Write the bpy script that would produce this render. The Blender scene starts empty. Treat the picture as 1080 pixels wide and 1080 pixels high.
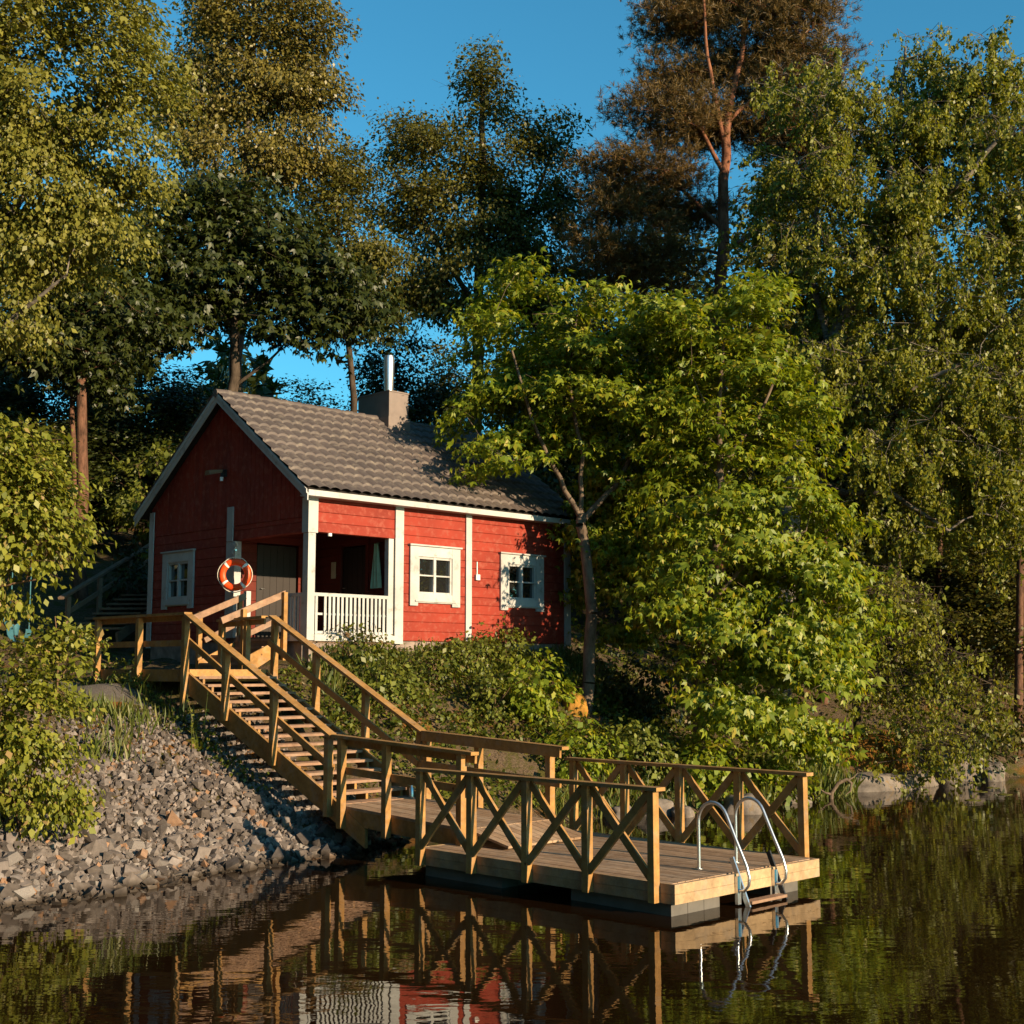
import bpy, math, random
import numpy as np
from mathutils import Vector

# ------------------------------------------------------------------ camera, sky, sun, exposure
SC = bpy.context.scene
COL = SC.collection
F, PITCH, CZ = 1387.3, 0.1192, 2.5167          # focal length in photo pixels, upward pitch, height above the water
cam = bpy.data.objects.new("camera", bpy.data.cameras.new("camera"))
COL.objects.link(cam)
cam.location = (0, 0, CZ)
cam.rotation_euler = (math.pi / 2 + PITCH, 0, 0)
cam.data.sensor_width = 36.0
cam.data.lens = 36.0 * F / 1080.0
cam.data.clip_start = 0.1
cam.data.clip_end = 2000
SC.camera = cam

SUN_AZ = math.radians(129.5)                   # clockwise from +Y
SUN_EL = math.radians(14.5)
world = bpy.data.worlds.new("World")
SC.world = world
world.use_nodes = True
wn = world.node_tree
bg = wn.nodes["Background"]
sky = wn.nodes.new("ShaderNodeTexSky")
sky.sky_type = 'NISHITA'
sky.sun_disc = False
sky.sun_elevation = SUN_EL
sky.sun_rotation = SUN_AZ
sky.air_density = 1.0
sky.dust_density = 0.2
sky.ozone_density = 2.0
tint = wn.nodes.new("ShaderNodeMix")           # the photograph's clear, slightly green blue
tint.data_type = 'RGBA'
tint.blend_type = 'MULTIPLY'
tint.inputs[0].default_value = 1.0
tint.inputs[7].default_value = (0.31, 0.91, 1.00, 1)
wn.links.new(sky.outputs[0], tint.inputs[6])
wn.links.new(tint.outputs[2], bg.inputs[0])
bg.inputs[1].default_value = 0.092
sun = bpy.data.objects.new("sun", bpy.data.lights.new("sun", 'SUN'))
COL.objects.link(sun)
sun.data.energy = 5.0
sun.data.angle = math.radians(0.5)
sun.data.color = (1.0, 0.77, 0.49)
sdir = Vector((math.sin(SUN_AZ) * math.cos(SUN_EL), math.cos(SUN_AZ) * math.cos(SUN_EL), math.sin(SUN_EL)))
sun.rotation_euler = (-sdir).to_track_quat('-Z', 'Y').to_euler()
sun.location = (40, -20, 40)
SC.view_settings.view_transform = 'Standard'
SC.view_settings.look = 'None'
SC.view_settings.gamma = 1
SC.view_settings.exposure = 1.08
SC.cycles.max_bounces = 6
SC.cycles.transparent_max_bounces = 4
SC.cycles.diffuse_bounces = 3
SC.cycles.glossy_bounces = 3
SC.cycles.transmission_bounces = 2
SC.cycles.use_denoising = True

# ------------------------------------------------------------------ frames
HX, HY, HYAW = -3.6715, 23.6673, 0.7788         # cottage corner; +A runs along its front, +B along its gable
UA = np.array([math.cos(HYAW), math.sin(HYAW)])
UB = np.array([-UA[1], UA[0]])
H0 = np.array([HX, HY])

def wpt(p):
    "house frame (A, B, z) -> world"
    q = H0 + UA * p[0] + UB * p[1]
    return (q[0], q[1], p[2])

def ab(x, y):
    d = np.array([x, y]) - H0
    return float(d @ UA), float(d @ UB)

def at(px, py, Y):
    "the world point seen at photo pixel (px, py) at distance Y"
    a, b = (px - 540) / F, (540 - py) / F
    dy = math.cos(PITCH) - b * math.sin(PITCH)
    dz = math.sin(PITCH) + b * math.cos(PITCH)
    t = Y / dy
    return np.array([a * t, Y, CZ + dz * t])

# ------------------------------------------------------------------ material helpers
def nmat(name):
    m = bpy.data.materials.new(name)
    m.use_nodes = True
    nt = m.node_tree
    return m, nt, nt.nodes["Principled BSDF"]

def N(nt, typ, **kw):
    n = nt.nodes.new(typ)
    for k, v in kw.items():
        if k.startswith("i_"):
            n.inputs[k[2:].replace("_", " ")].default_value = v
        else:
            setattr(n, k, v)
    return n

def ramp(nt, fac, stops):
    r = nt.nodes.new("ShaderNodeValToRGB")
    el = r.color_ramp.elements
    while len(el) < len(stops):
        el.new(0.5)
    for e, (p, c) in zip(el, stops):
        e.position = p
        e.color = (*c, 1)
    nt.links.new(fac, r.inputs[0])
    return r

def mixc(nt, fac, a, b, mode='MIX'):
    m = nt.nodes.new("ShaderNodeMix")
    m.data_type = 'RGBA'
    m.blend_type = mode
    for sock, val in ((m.inputs[0], fac), (m.inputs[6], a), (m.inputs[7], b)):
        if isinstance(val, (int, float)):
            sock.default_value = val
        elif isinstance(val, tuple):
            sock.default_value = (*val, 1)
        else:
            nt.links.new(val, sock)
    return m.outputs[2]

def coords(nt, scale=(1, 1, 1), rot=(0, 0, 0), src='Object'):
    tc = nt.nodes.new("ShaderNodeTexCoord")
    mp = nt.nodes.new("ShaderNodeMapping")
    mp.inputs['Scale'].default_value = scale
    mp.inputs['Rotation'].default_value = rot
    nt.links.new(tc.outputs[src], mp.inputs[0])
    return mp.outputs[0]

def noise(nt, vec, scale, detail=4, rough=0.6):
    n = nt.nodes.new("ShaderNodeTexNoise")
    n.inputs['Scale'].default_value = scale
    n.inputs['Detail'].default_value = detail
    n.inputs['Roughness'].default_value = rough
    if vec is not None:
        nt.links.new(vec, n.inputs['Vector'])
    return n.outputs['Fac']

def bump(nt, p, height, strength=0.3, dist=0.01):
    b = nt.nodes.new("ShaderNodeBump")
    b.inputs['Strength'].default_value = strength
    b.inputs['Distance'].default_value = dist
    nt.links.new(height, b.inputs['Height'])
    nt.links.new(b.outputs[0], p.inputs['Normal'])

def island(nt):
    return nt.nodes.new("ShaderNodeNewGeometry").outputs['Random Per Island']

def wood_mat(name, c0, c1, c2, rough=0.75, grain=(3, 3, 40)):
    m, nt, p = nmat(name)
    v = coords(nt)
    isl = island(nt)
    base = ramp(nt, isl, [(0.0, c0), (0.5, c1), (1.0, c2)])
    g = noise(nt, v, 9, 6, 0.7)
    blot = noise(nt, v, 1.7, 4, 0.6)
    gr = ramp(nt, g, [(0.3, (0.62, 0.60, 0.58)), (0.7, (1.12, 1.1, 1.08))])
    bl = ramp(nt, blot, [(0.3, (0.72, 0.70, 0.70)), (0.65, (1.08, 1.06, 1.05))])
    c = mixc(nt, 1.0, base.outputs[0], gr.outputs[0], 'MULTIPLY')
    c = mixc(nt, 1.0, c, bl.outputs[0], 'MULTIPLY')
    wz = ramp(nt, noise(nt, v, 4.3, 7, 0.75), [(0.50, (0, 0, 0)), (0.72, (0.55, 0.55, 0.55))])    # greyed patches
    c = mixc(nt, wz.outputs[0], c, (c1[0] * 0.75, c1[0] * 0.64, c1[0] * 0.53))
    kn = nt.nodes.new("ShaderNodeTexVoronoi")     # knots
    kn.inputs['Scale'].default_value = 3.4
    nt.links.new(v, kn.inputs['Vector'])
    kr = ramp(nt, kn.outputs['Distance'], [(0.035, (0.35, 0.27, 0.22)), (0.075, (1, 1, 1))])
    c = mixc(nt, 1.0, c, kr.outputs[0], 'MULTIPLY')
    nt.links.new(c, p.inputs['Base Color'])
    p.inputs['Roughness'].default_value = rough
    p.inputs['Specular IOR Level'].default_value = 0.25
    bump(nt, p, g, 0.35, 0.006)
    return m

def paint_mat(name, c, worn, rough=0.6, amount=0.62, sc=6):
    m, nt, p = nmat(name)
    v = coords(nt)
    n1 = noise(nt, v, sc, 7, 0.7)
    n2 = noise(nt, v, 1.1, 4, 0.6)
    isl = island(nt)
    wr = ramp(nt, n1, [(amount - 0.07, (0, 0, 0)), (amount + 0.08, (1, 1, 1))])
    tone = ramp(nt, n2, [(0.3, tuple(x * 0.78 for x in c)), (0.7, tuple(min(1, x * 1.12) for x in c))])
    tone2 = ramp(nt, isl, [(0, (0.86, 0.86, 0.86)), (1, (1.08, 1.08, 1.08))])
    cc = mixc(nt, 1.0, tone.outputs[0], tone2.outputs[0], 'MULTIPLY')
    cc = mixc(nt, wr.outputs[0], cc, worn)
    nt.links.new(cc, p.inputs['Base Color'])
    p.inputs['Roughness'].default_value = rough
    p.inputs['Specular IOR Level'].default_value = 0.3
    bump(nt, p, n1, 0.25, 0.004)
    return m

def plain_mat(name, c, rough=0.6, metal=0.0, spec=0.4, var=0.15):
    m, nt, p = nmat(name)
    n = noise(nt, coords(nt), 5, 5)
    r = ramp(nt, n, [(0.3, tuple(x * (1 - var) for x in c)), (0.7, tuple(min(1, x * (1 + var)) for x in c))])
    nt.links.new(r.outputs[0], p.inputs['Base Color'])
    p.inputs['Roughness'].default_value = rough
    p.inputs['Metallic'].default_value = metal
    p.inputs['Specular IOR Level'].default_value = spec
    return m

def leaf_mat(name, stops, trans=0.35, gloss=0.45, tcol=(1.25, 1.15, 0.45)):
    m, nt, p = nmat(name)
    r = ramp(nt, island(nt), stops)
    nt.links.new(r.outputs[0], p.inputs['Base Color'])
    p.inputs['Roughness'].default_value = gloss
    p.inputs['Specular IOR Level'].default_value = 0.35
    tr = nt.nodes.new("ShaderNodeBsdfTranslucent")
    tc = mixc(nt, 1.0, r.outputs[0], tcol, 'MULTIPLY')
    nt.links.new(tc, tr.inputs[0])
    mx = nt.nodes.new("ShaderNodeMixShader")
    mx.inputs[0].default_value = trans
    nt.links.new(p.outputs[0], mx.inputs[1])
    nt.links.new(tr.outputs[0], mx.inputs[2])
    nt.links.new(mx.outputs[0], nt.nodes["Material Output"].inputs[0])
    return m

def bark_mat(name, c0, c1, sc=6, zs=0.35):
    m, nt, p = nmat(name)
    v = coords(nt, (1, 1, zs))
    n = noise(nt, v, sc, 6, 0.7)
    r = ramp(nt, n, [(0.35, c0), (0.62, c1)])
    nt.links.new(r.outputs[0], p.inputs['Base Color'])
    p.inputs['Roughness'].default_value = 0.9
    p.inputs['Specular IOR Level'].default_value = 0.15
    bump(nt, p, n, 0.6, 0.03)
    return m

M = {}
M['deck'] = wood_mat("deck_wood", (0.29, 0.185, 0.11), (0.36, 0.24, 0.15), (0.43, 0.30, 0.195))
M['rail'] = wood_mat("rail_wood", (0.28, 0.142, 0.040), (0.35, 0.188, 0.058), (0.42, 0.24, 0.082))
M['fasciawood'] = wood_mat("fascia_wood", (0.33, 0.215, 0.11), (0.38, 0.255, 0.14), (0.43, 0.30, 0.17))
M['tread'] = wood_mat("tread_wood", (0.20, 0.12, 0.075), (0.28, 0.172, 0.112), (0.36, 0.235, 0.16))
M['oldwood'] = wood_mat("old_wood", (0.16, 0.10, 0.06), (0.20, 0.13, 0.085), (0.25, 0.17, 0.11))
M['red'] = paint_mat("red_paint", (0.225, 0.023, 0.010), (0.255, 0.055, 0.034), 0.75, 0.57, 8)
M['shadedred'] = paint_mat("shaded_red_boards", (0.12, 0.016, 0.008), (0.14, 0.03, 0.02), 0.8, 0.62, 8)  # same red, darkened to paint in the shade of the porch recess
M['white'] = paint_mat("white_paint", (0.385, 0.38, 0.372), (0.22, 0.205, 0.19), 0.55, 0.62, 5)
M['door'] = plain_mat("dark_door_paint", (0.014, 0.008, 0.006), 0.6)
M['concrete'] = plain_mat("foundation_concrete", (0.22, 0.17, 0.145), 0.9, 0, 0.2, 0.4)
M['roof'] = paint_mat("roof_tiles", (0.092, 0.072, 0.064), (0.16, 0.13, 0.105), 0.6, 0.60, 5)
M['tin'] = plain_mat("chimney_sheet_metal", (0.17, 0.135, 0.12), 0.5, 0.3, 0.5, 0.12)
M['steel'] = plain_mat("polished_steel", (0.93, 0.92, 0.90), 0.34, 1.0, 0.5, 0.04)
M['galv'] = plain_mat("galvanised_steel", (0.62, 0.63, 0.64), 0.3, 0.9, 0.5, 0.08)
M['darkmetal'] = plain_mat("dark_metal", (0.03, 0.03, 0.032), 0.5, 0.5)
M['float'] = plain_mat("pontoon_concrete", (0.11, 0.10, 0.09), 0.85, 0, 0.2, 0.15)
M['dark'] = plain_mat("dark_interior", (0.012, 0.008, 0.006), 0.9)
M['orange'] = plain_mat("lifebuoy_orange", (0.85, 0.075, 0.012), 0.45, 0, 0.4, 0.08)
M['whiteplastic'] = plain_mat("white_plastic", (0.75, 0.74, 0.70), 0.45)
M['rope'] = plain_mat("rope_fibre", (0.55, 0.50, 0.42), 0.9)
M['towel'] = plain_mat("green_towel", (0.30, 0.40, 0.27), 0.95, 0, 0.1)
M['paper'] = plain_mat("notice_paper", (0.50, 0.42, 0.28), 0.9)
M['blue'] = plain_mat("light_blue_plastic", (0.05, 0.15, 0.19), 0.45)
M['lampglass'] = plain_mat("lamp_cover", (0.17, 0.10, 0.045), 0.35)
m, nt, p = nmat("window_glass")
p.inputs['Base Color'].default_value = (0.012, 0.012, 0.012, 1)
p.inputs['Roughness'].default_value = 0.03
p.inputs['Specular IOR Level'].default_value = 1.0
p.inputs['IOR'].default_value = 1.9
bump(nt, p, noise(nt, coords(nt), 2.2, 2), 0.12, 0.02)
M['glass'] = m
M['bark_dark'] = bark_mat("dark_bark", (0.028, 0.020, 0.014), (0.085, 0.062, 0.045))
M['bark_maple'] = bark_mat("maple_bark", (0.06, 0.042, 0.030), (0.17, 0.125, 0.090))
M['bark_pine'] = bark_mat("pine_bark", (0.075, 0.030, 0.018), (0.25, 0.105, 0.058), 9)
M['bark_redshade'] = bark_mat("shaded_reddish_bark", (0.045, 0.024, 0.016), (0.15, 0.075, 0.048), 9)  # reddish bark dimmed in colour to stand in for missing shade
M['bark_aspen'] = bark_mat("aspen_bark", (0.05, 0.042, 0.032), (0.16, 0.13, 0.10), 7)
M['bark_birch'] = bark_mat("birch_bark", (0.022, 0.018, 0.014), (0.22, 0.185, 0.155), 4, 2.2)
M['bark_twig'] = bark_mat("twig_bark", (0.06, 0.035, 0.02), (0.15, 0.09, 0.055))
M['leaf_maple'] = leaf_mat("maple_leaves", [(0, (0.095, 0.140, 0.009)), (0.45, (0.165, 0.215, 0.014)), (0.85, (0.25, 0.285, 0.021)), (1, (0.36, 0.29, 0.026))], 0.42)
M['leaf_birch'] = leaf_mat("birch_leaves", [(0, (0.100, 0.118, 0.011)), (0.5, (0.160, 0.172, 0.018)), (1, (0.25, 0.24, 0.031))], 0.40)
M['leaf_left'] = leaf_mat("left_birch_leaves", [(0, (0.110, 0.115, 0.016)), (0.5, (0.170, 0.165, 0.026)), (1, (0.25, 0.23, 0.045))], 0.38)
M['leaf_aspen'] = leaf_mat("aspen_leaves", [(0, (0.088, 0.074, 0.014)), (0.5, (0.138, 0.114, 0.022)), (1, (0.20, 0.16, 0.036))], 0.28, 0.4)
M['leaf_dark'] = leaf_mat("dark_leaves", [(0, (0.020, 0.028, 0.005)), (0.6, (0.032, 0.043, 0.007)), (1, (0.055, 0.066, 0.011))], 0.28)  # dark green, lowered further to paint in the shade of the wood
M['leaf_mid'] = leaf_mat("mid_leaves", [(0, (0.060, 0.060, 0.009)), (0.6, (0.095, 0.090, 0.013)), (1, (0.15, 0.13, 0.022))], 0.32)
M['leaf_bush'] = leaf_mat("bush_leaves", [(0, (0.11, 0.13, 0.014)), (0.5, (0.185, 0.20, 0.022)), (0.93, (0.27, 0.265, 0.038)), (1, (0.34, 0.22, 0.10))], 0.42)
M['leaf_herb'] = leaf_mat("herb_leaves", [(0, (0.045, 0.062, 0.007)), (0.5, (0.085, 0.105, 0.011)), (0.85, (0.15, 0.155, 0.018)), (1, (0.19, 0.11, 0.06))], 0.34)
M['leaf_shrub'] = leaf_mat("shrub_leaves", [(0, (0.075, 0.095, 0.012)), (0.5, (0.125, 0.145, 0.020)), (1, (0.20, 0.215, 0.033))], 0.38)
M['grass'] = leaf_mat("grass_blades", [(0, (0.05, 0.075, 0.012)), (0.6, (0.10, 0.125, 0.022)), (1, (0.20, 0.19, 0.06))], 0.3)
M['needles'] = leaf_mat("pine_needles", [(0, (0.066, 0.044, 0.011)), (0.5, (0.110, 0.070, 0.017)), (1, (0.18, 0.105, 0.028))], 0.18, 0.5)

# stone: each stone gets its own tone
def stone_mat(name, stops, perobj=False):
    m, nt, p = nmat(name)
    if perobj:
        src = nt.nodes.new("ShaderNodeObjectInfo").outputs['Random']
    else:
        src = island(nt)
    r = ramp(nt, src, stops)
    n = noise(nt, coords(nt), 14, 5)
    rr = ramp(nt, n, [(0.3, (0.7, 0.7, 0.7)), (0.7, (1.15, 1.15, 1.15))])
    col = mixc(nt, 1.0, r.outputs[0], rr.outputs[0], 'MULTIPLY')
    sx = nt.nodes.new("ShaderNodeSeparateXYZ")    # wet and algae-dark just above the water
    nt.links.new(nt.nodes.new("ShaderNodeNewGeometry").outputs['Position'], sx.inputs[0])
    wet = ramp(nt, sx.outputs[2], [(0.02, (0.30, 0.27, 0.22)), (0.10, (1, 1, 1))])
    nt.links.new(mixc(nt, 1.0, col, wet.outputs[0], 'MULTIPLY'), p.inputs['Base Color'])
    p.inputs['Roughness'].default_value = 0.85
    p.inputs['Specular IOR Level'].default_value = 0.2
    bump(nt, p, n, 0.5, 0.01)
    return m

M['gravel'] = stone_mat("crushed_stone", [(0, (0.060, 0.049, 0.043)), (0.3, (0.105, 0.086, 0.076)), (0.62, (0.152, 0.126, 0.113)), (0.92, (0.23, 0.195, 0.177)), (0.97, (0.22, 0.13, 0.08)), (1, (0.27, 0.15, 0.085))])
M['stone'] = stone_mat("shore_stone", [(0, (0.13, 0.112, 0.102)), (0.5, (0.20, 0.174, 0.158)), (0.9, (0.28, 0.25, 0.226)), (1, (0.28, 0.16, 0.09))], True)
m, nt, p = nmat("boulder_stone")
v = coords(nt)
n1 = noise(nt, v, 3, 7, 0.65)
n2 = noise(nt, v, 1.3, 5, 0.7)
rk = ramp(nt, n1, [(0.3, (0.06, 0.047, 0.038)), (0.7, (0.20, 0.165, 0.140))])
lk = ramp(nt, n2, [(0.60, (0, 0, 0)), (0.70, (1, 1, 1))])
nt.links.new(mixc(nt, lk.outputs[0], rk.outputs[0], (0.16, 0.095, 0.025)), p.inputs['Base Color'])
p.inputs['Roughness'].default_value = 0.9
bump(nt, p, n1, 0.6, 0.05)
M['boulder'] = m
M['moss'] = plain_mat("orange_moss", (0.13, 0.062, 0.014), 0.95, 0, 0.05, 0.6)
M['lichen'] = plain_mat("lichen_stone", (0.26, 0.13, 0.025), 0.95, 0, 0.1, 0.5)

# ground: bare soil, dry litter, moss and a gravel path
m, nt, p = nmat("ground_soil")
v = coords(nt)
n1 = noise(nt, v, 0.9, 7, 0.65)
n2 = noise(nt, v, 3.5, 6, 0.7)
n3 = noise(nt, v, 25, 4, 0.7)
soil = ramp(nt, n3, [(0.3, (0.045, 0.030, 0.018)), (0.7, (0.15, 0.105, 0.070))])
mossy = ramp(nt, n2, [(0.45, (0, 0, 0)), (0.60, (1, 1, 1))])
c = mixc(nt, mossy.outputs[0], soil.outputs[0], (0.060, 0.055, 0.014))
org = ramp(nt, n1, [(0.56, (0, 0, 0)), (0.66, (1, 1, 1))])
c = mixc(nt, org.outputs[0], c, (0.17, 0.075, 0.018))
nt.links.new(c, p.inputs['Base Color'])
p.inputs['Roughness'].default_value = 0.95
p.inputs['Specular IOR Level'].default_value = 0.1
bump(nt, p, n3, 0.8, 0.05)
M['ground'] = m
m, nt, p = nmat("path_gravel")
v = coords(nt)
n3 = noise(nt, v, 40, 4, 0.7)
n1 = noise(nt, v, 1.5, 5, 0.6)
pa = ramp(nt, n3, [(0.3, (0.06, 0.049, 0.042)), (0.7, (0.15, 0.126, 0.108))])
nt.links.new(mixc(nt, ramp(nt, n1, [(0.5, (0, 0, 0)), (0.7, (1, 1, 1))]).outputs[0], pa.outputs[0], (0.10, 0.085, 0.04)), p.inputs['Base Color'])
p.inputs['Roughness'].default_value = 0.95
bump(nt, p, n3, 0.7, 0.03)
M['path'] = m

m, nt, p = nmat("lake_water")
p.inputs['Base Color'].default_value = (0.012, 0.0055, 0.002, 1)
p.inputs['Roughness'].default_value = 0.012
p.inputs['IOR'].default_value = 1.333
p.inputs['Specular IOR Level'].default_value = 0.5
p.inputs['Specular Tint'].default_value = (1.0, 0.86, 0.68, 1)
v = coords(nt, (1.0, 2.2, 1))
a1 = noise(nt, v, 1.3, 2, 0.5)
a2 = noise(nt, v, 6.0, 2, 0.5)
mx = N(nt, "ShaderNodeMath", operation='MULTIPLY_ADD')
nt.links.new(a2, mx.inputs[0])
mx.inputs[1].default_value = 0.16
nt.links.new(a1, mx.inputs[2])
bump(nt, p, mx.outputs[0], 0.055, 0.05)
M['water'] = m

# ------------------------------------------------------------------ mesh helpers
class MB:
    def __init__(self):
        self.v, self.f, self.smooth = [], [], False
    def add(self, vs, fs):
        o = len(self.v)
        self.v += [tuple(map(float, x)) for x in vs]
        self.f += [tuple(i + o for i in f) for f in fs]
        return self
    def box(self, a0, a1, b0, b1, z0, z1):
        vs = [(a, b, z) for z in (z0, z1) for b in (b0, b1) for a in (a0, a1)]
        return self.add(vs, [(0, 2, 3, 1), (4, 5, 7, 6), (0, 1, 5, 4), (2, 6, 7, 3), (0, 4, 6, 2), (1, 3, 7, 5)])
    def beam(self, p0, p1, w, h, up=(0, 0, 1)):
        "a squared timber from p0 to p1, w across, h along up"
        p0, p1 = np.array(p0, float), np.array(p1, float)
        d = p1 - p0
        d /= np.linalg.norm(d)
        up = np.array(up, float)
        s = np.cross(d, up)
        s /= np.linalg.norm(s)
        t = np.cross(s, d)
        vs = []
        for q in (p0, p1):
            for i, j in ((-1, -1), (1, -1), (1, 1), (-1, 1)):
                vs.append(q + s * i * w / 2 + t * j * h / 2)
        return self.add(vs, [(0, 1, 2, 3), (7, 6, 5, 4), (0, 4, 5, 1), (1, 5, 6, 2), (2, 6, 7, 3), (3, 7, 4, 0)])
    def tube(self, pts, r, n=10, caps=True):
        pts = [np.array(q, float) for q in pts]
        rs = r if isinstance(r, (list, tuple)) else [r] * len(pts)
        rings = []
        ref = None
        for i, q in enumerate(pts):
            d = pts[min(i + 1, len(pts) - 1)] - pts[max(i - 1, 0)]
            d /= np.linalg.norm(d) + 1e-9
            if ref is None:
                ref = np.array((1, 0, 0.0)) if abs(d[0]) < 0.8 else np.array((0, 1, 0.0))
            s = np.cross(d, ref)
            s /= np.linalg.norm(s) + 1e-9
            t = np.cross(s, d)
            ref = t if False else ref
            rings.append([q + (s * math.cos(2 * math.pi * k / n) + t * math.sin(2 * math.pi * k / n)) * rs[i] for k in range(n)])
        vs = [x for rg in rings for x in rg]
        fs = []
        for i in range(len(pts) - 1):
            for k in range(n):
                a, b = i * n + k, i * n + (k + 1) % n
                fs.append((a, b, b + n, a + n))
        if caps:
            fs.append(tuple(range(n - 1, -1, -1)))
            fs.append(tuple(range((len(pts) - 1) * n, len(pts) * n)))
        self.smooth = True
        return self.add(vs, fs)

def link(name, mesh, mat, parent=None):
    o = bpy.data.objects.new(name, mesh)
    COL.objects.link(o)
    if mat is not None and not mesh.materials:
        mesh.materials.append(mat)
    if parent is not None:
        o.parent = parent
    return o

def mesh_of(mb, name, base=(0, 0, 0)):
    me = bpy.data.meshes.new(name)
    b = np.array(base)
    me.from_pydata([tuple(np.array(q) - b) for q in mb.v], [], mb.f)
    if mb.smooth:
        me.polygons.foreach_set("use_smooth", [True] * len(me.polygons))
        try:
            me.set_sharp_from_angle(angle=math.radians(50))
        except Exception:
            pass
    me.update()
    return me

def tag(o, label, cat, group=None):
    o['label'] = label
    o['category'] = cat
    if group:
        o['group'] = group
    return o

class Thing:
    "an Empty at the thing's base, turned into the house frame; its parts are given in house coordinates"
    def __init__(self, name, label, cat, base, group=None):
        self.base = base
        self.e = bpy.data.objects.new(name, None)
        COL.objects.link(self.e)
        self.e.empty_display_size = 0.2
        self.e.location = wpt(base)
        self.e.rotation_euler = (0, 0, HYAW)
        tag(self.e, label, cat, group)
    def part(self, name, mb, mat, parent=None):
        return link(name, mesh_of(mb, name, self.base), mat, parent or self.e)

def solo(name, mb, mat, label, cat, base, group=None):
    o = link(name, mesh_of(mb, name, base), mat)
    o.location = wpt(base)
    o.rotation_euler = (0, 0, HYAW)
    return tag(o, label, cat, group)

def fast_mesh(name, V, faces, smooth=None):
    "V (n,3), faces (m,k) index array"
    me = bpy.data.meshes.new(name)
    V = np.asarray(V, np.float32)
    faces = np.asarray(faces, np.int32)
    m_, k = faces.shape
    me.vertices.add(len(V))
    me.vertices.foreach_set("co", V.ravel())
    me.loops.add(m_ * k)
    me.loops.foreach_set("vertex_index", faces.ravel())
    me.polygons.add(m_)
    me.polygons.foreach_set("loop_start", np.arange(0, m_ * k, k, dtype=np.int32))
    if smooth is not None:
        me.polygons.foreach_set("use_smooth", np.full(m_, bool(smooth)))
    me.update(calc_edges=True)
    return me

# ------------------------------------------------------------------ terrain
SH = np.array([(-60, -9), (-16, -6.3), (-11, -5.6), (-7.72, -5.25), (-6.56, -5.08), (-5.04, -4.65), (-3.62, -4.5), (-2.2, -4.25), (-0.64, -3.8), (1.5, -4.0), (3.31, -4.18),
               (4.36, -4.4), (5.67, -5.0), (8.49, -4.6), (9.78, -4.76), (11.96, -4.47), (14.36, -4.3), (16.86, -5.3), (22, -7), (70, -20)], float)
ST = {  # inland distance from the shore -> height, at stations along the shore
    -30: [(-8, -1.5), (0, 0), (4, 1.6), (7, 2.2), (12, 2.5), (20, 4.0), (40, 8), (80, 14)],
    -12: [(-8, -1.5), (0, 0), (4.2, 1.7), (7, 2.2), (12, 2.4), (20, 4.2), (40, 9), (80, 14)],
    -6.5: [(-8, -1.6), (0, 0), (4.5, 1.85), (7.5, 2.25), (12, 2.45), (18, 3.6), (40, 9), (80, 14)],
    -3: [(-8, -1.7), (0, 0), (4.4, 1.9), (5.5, 2.15), (7.2, 2.3), (10, 2.4), (13, 3.0), (20, 5.6), (40, 10), (80, 15)],
    0: [(-8, -1.8), (0, 0), (2.0, 1.25), (3.6, 2.6), (9.5, 2.65), (11.6, 3.05), (15, 4.6), (18, 5.6), (40, 10.5), (80, 15)],
    3.3: [(-8, -1.8), (0, 0), (2.0, 1.45), (4.0, 2.78), (10, 2.8), (13, 3.9), (16, 5.1), (40, 10.5), (80, 15)],
    7: [(-8, -1.8), (0, 0), (0.2, 0.25), (2.6, 1.1), (3.5, 1.5), (4.75, 2.8), (10, 3.2), (15, 4.8), (40, 10.5), (80, 15)],
    12: [(-8, -1.8), (0, 0), (0.25, 0.4), (3, 1.3), (6, 2.5), (12, 4.3), (25, 8.5), (40, 11), (80, 15)],
    20: [(-8, -1.8), (0, 0), (0.25, 0.4), (3, 1.3), (6, 2.4), (12, 4.0), (25, 8), (40, 10), (80, 15)],
    60: [(-8, -1.8), (0, 0), (0.25, 0.4), (3, 1.3), (6, 2.4), (12, 4.0), (25, 8), (40, 10), (80, 15)],
}
SK = sorted(ST)

def ground(A, B):
    A, B = np.asarray(A, float), np.asarray(B, float)
    t = B - np.interp(A, SH[:, 0], SH[:, 1])
    hs = np.stack([np.interp(t, [q[0] for q in ST[k]], [q[1] for q in ST[k]]) for k in SK])
    idx = np.interp(A, SK, np.arange(len(SK)))
    i0 = np.clip(np.floor(idx).astype(int), 0, len(SK) - 2)
    fr = idx - i0
    fr = fr * fr * (3 - 2 * fr)
    z = np.take_along_axis(hs, i0[None], 0)[0] * (1 - fr) + np.take_along_axis(hs, (i0 + 1)[None], 0)[0] * fr
    w = np.clip(t / 1.5, 0, 1)
    z = z + w * (0.05 * np.sin(A * 2.1 + 1.3 * np.sin(B * 1.7)) + 0.04 * np.sin(B * 2.9 + A * 0.7) + 0.03 * np.sin(A * 5.3 + B * 4.1))
    far = np.clip((t - 30) / 40, 0, 1)
    return z + far * 0.8 * np.sin(A * 0.13 + 1) * np.sin(B * 0.1)

def gz(x, y):
    a, b = ab(x, y)
    return float(ground(np.array([a]), np.array([b]))[0])

def axis(lo, hi, flo, fhi, fine, coarse):
    return np.concatenate([np.arange(lo, flo, coarse), np.arange(flo, fhi, fine), np.arange(fhi, hi + 0.1, coarse)])

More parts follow.
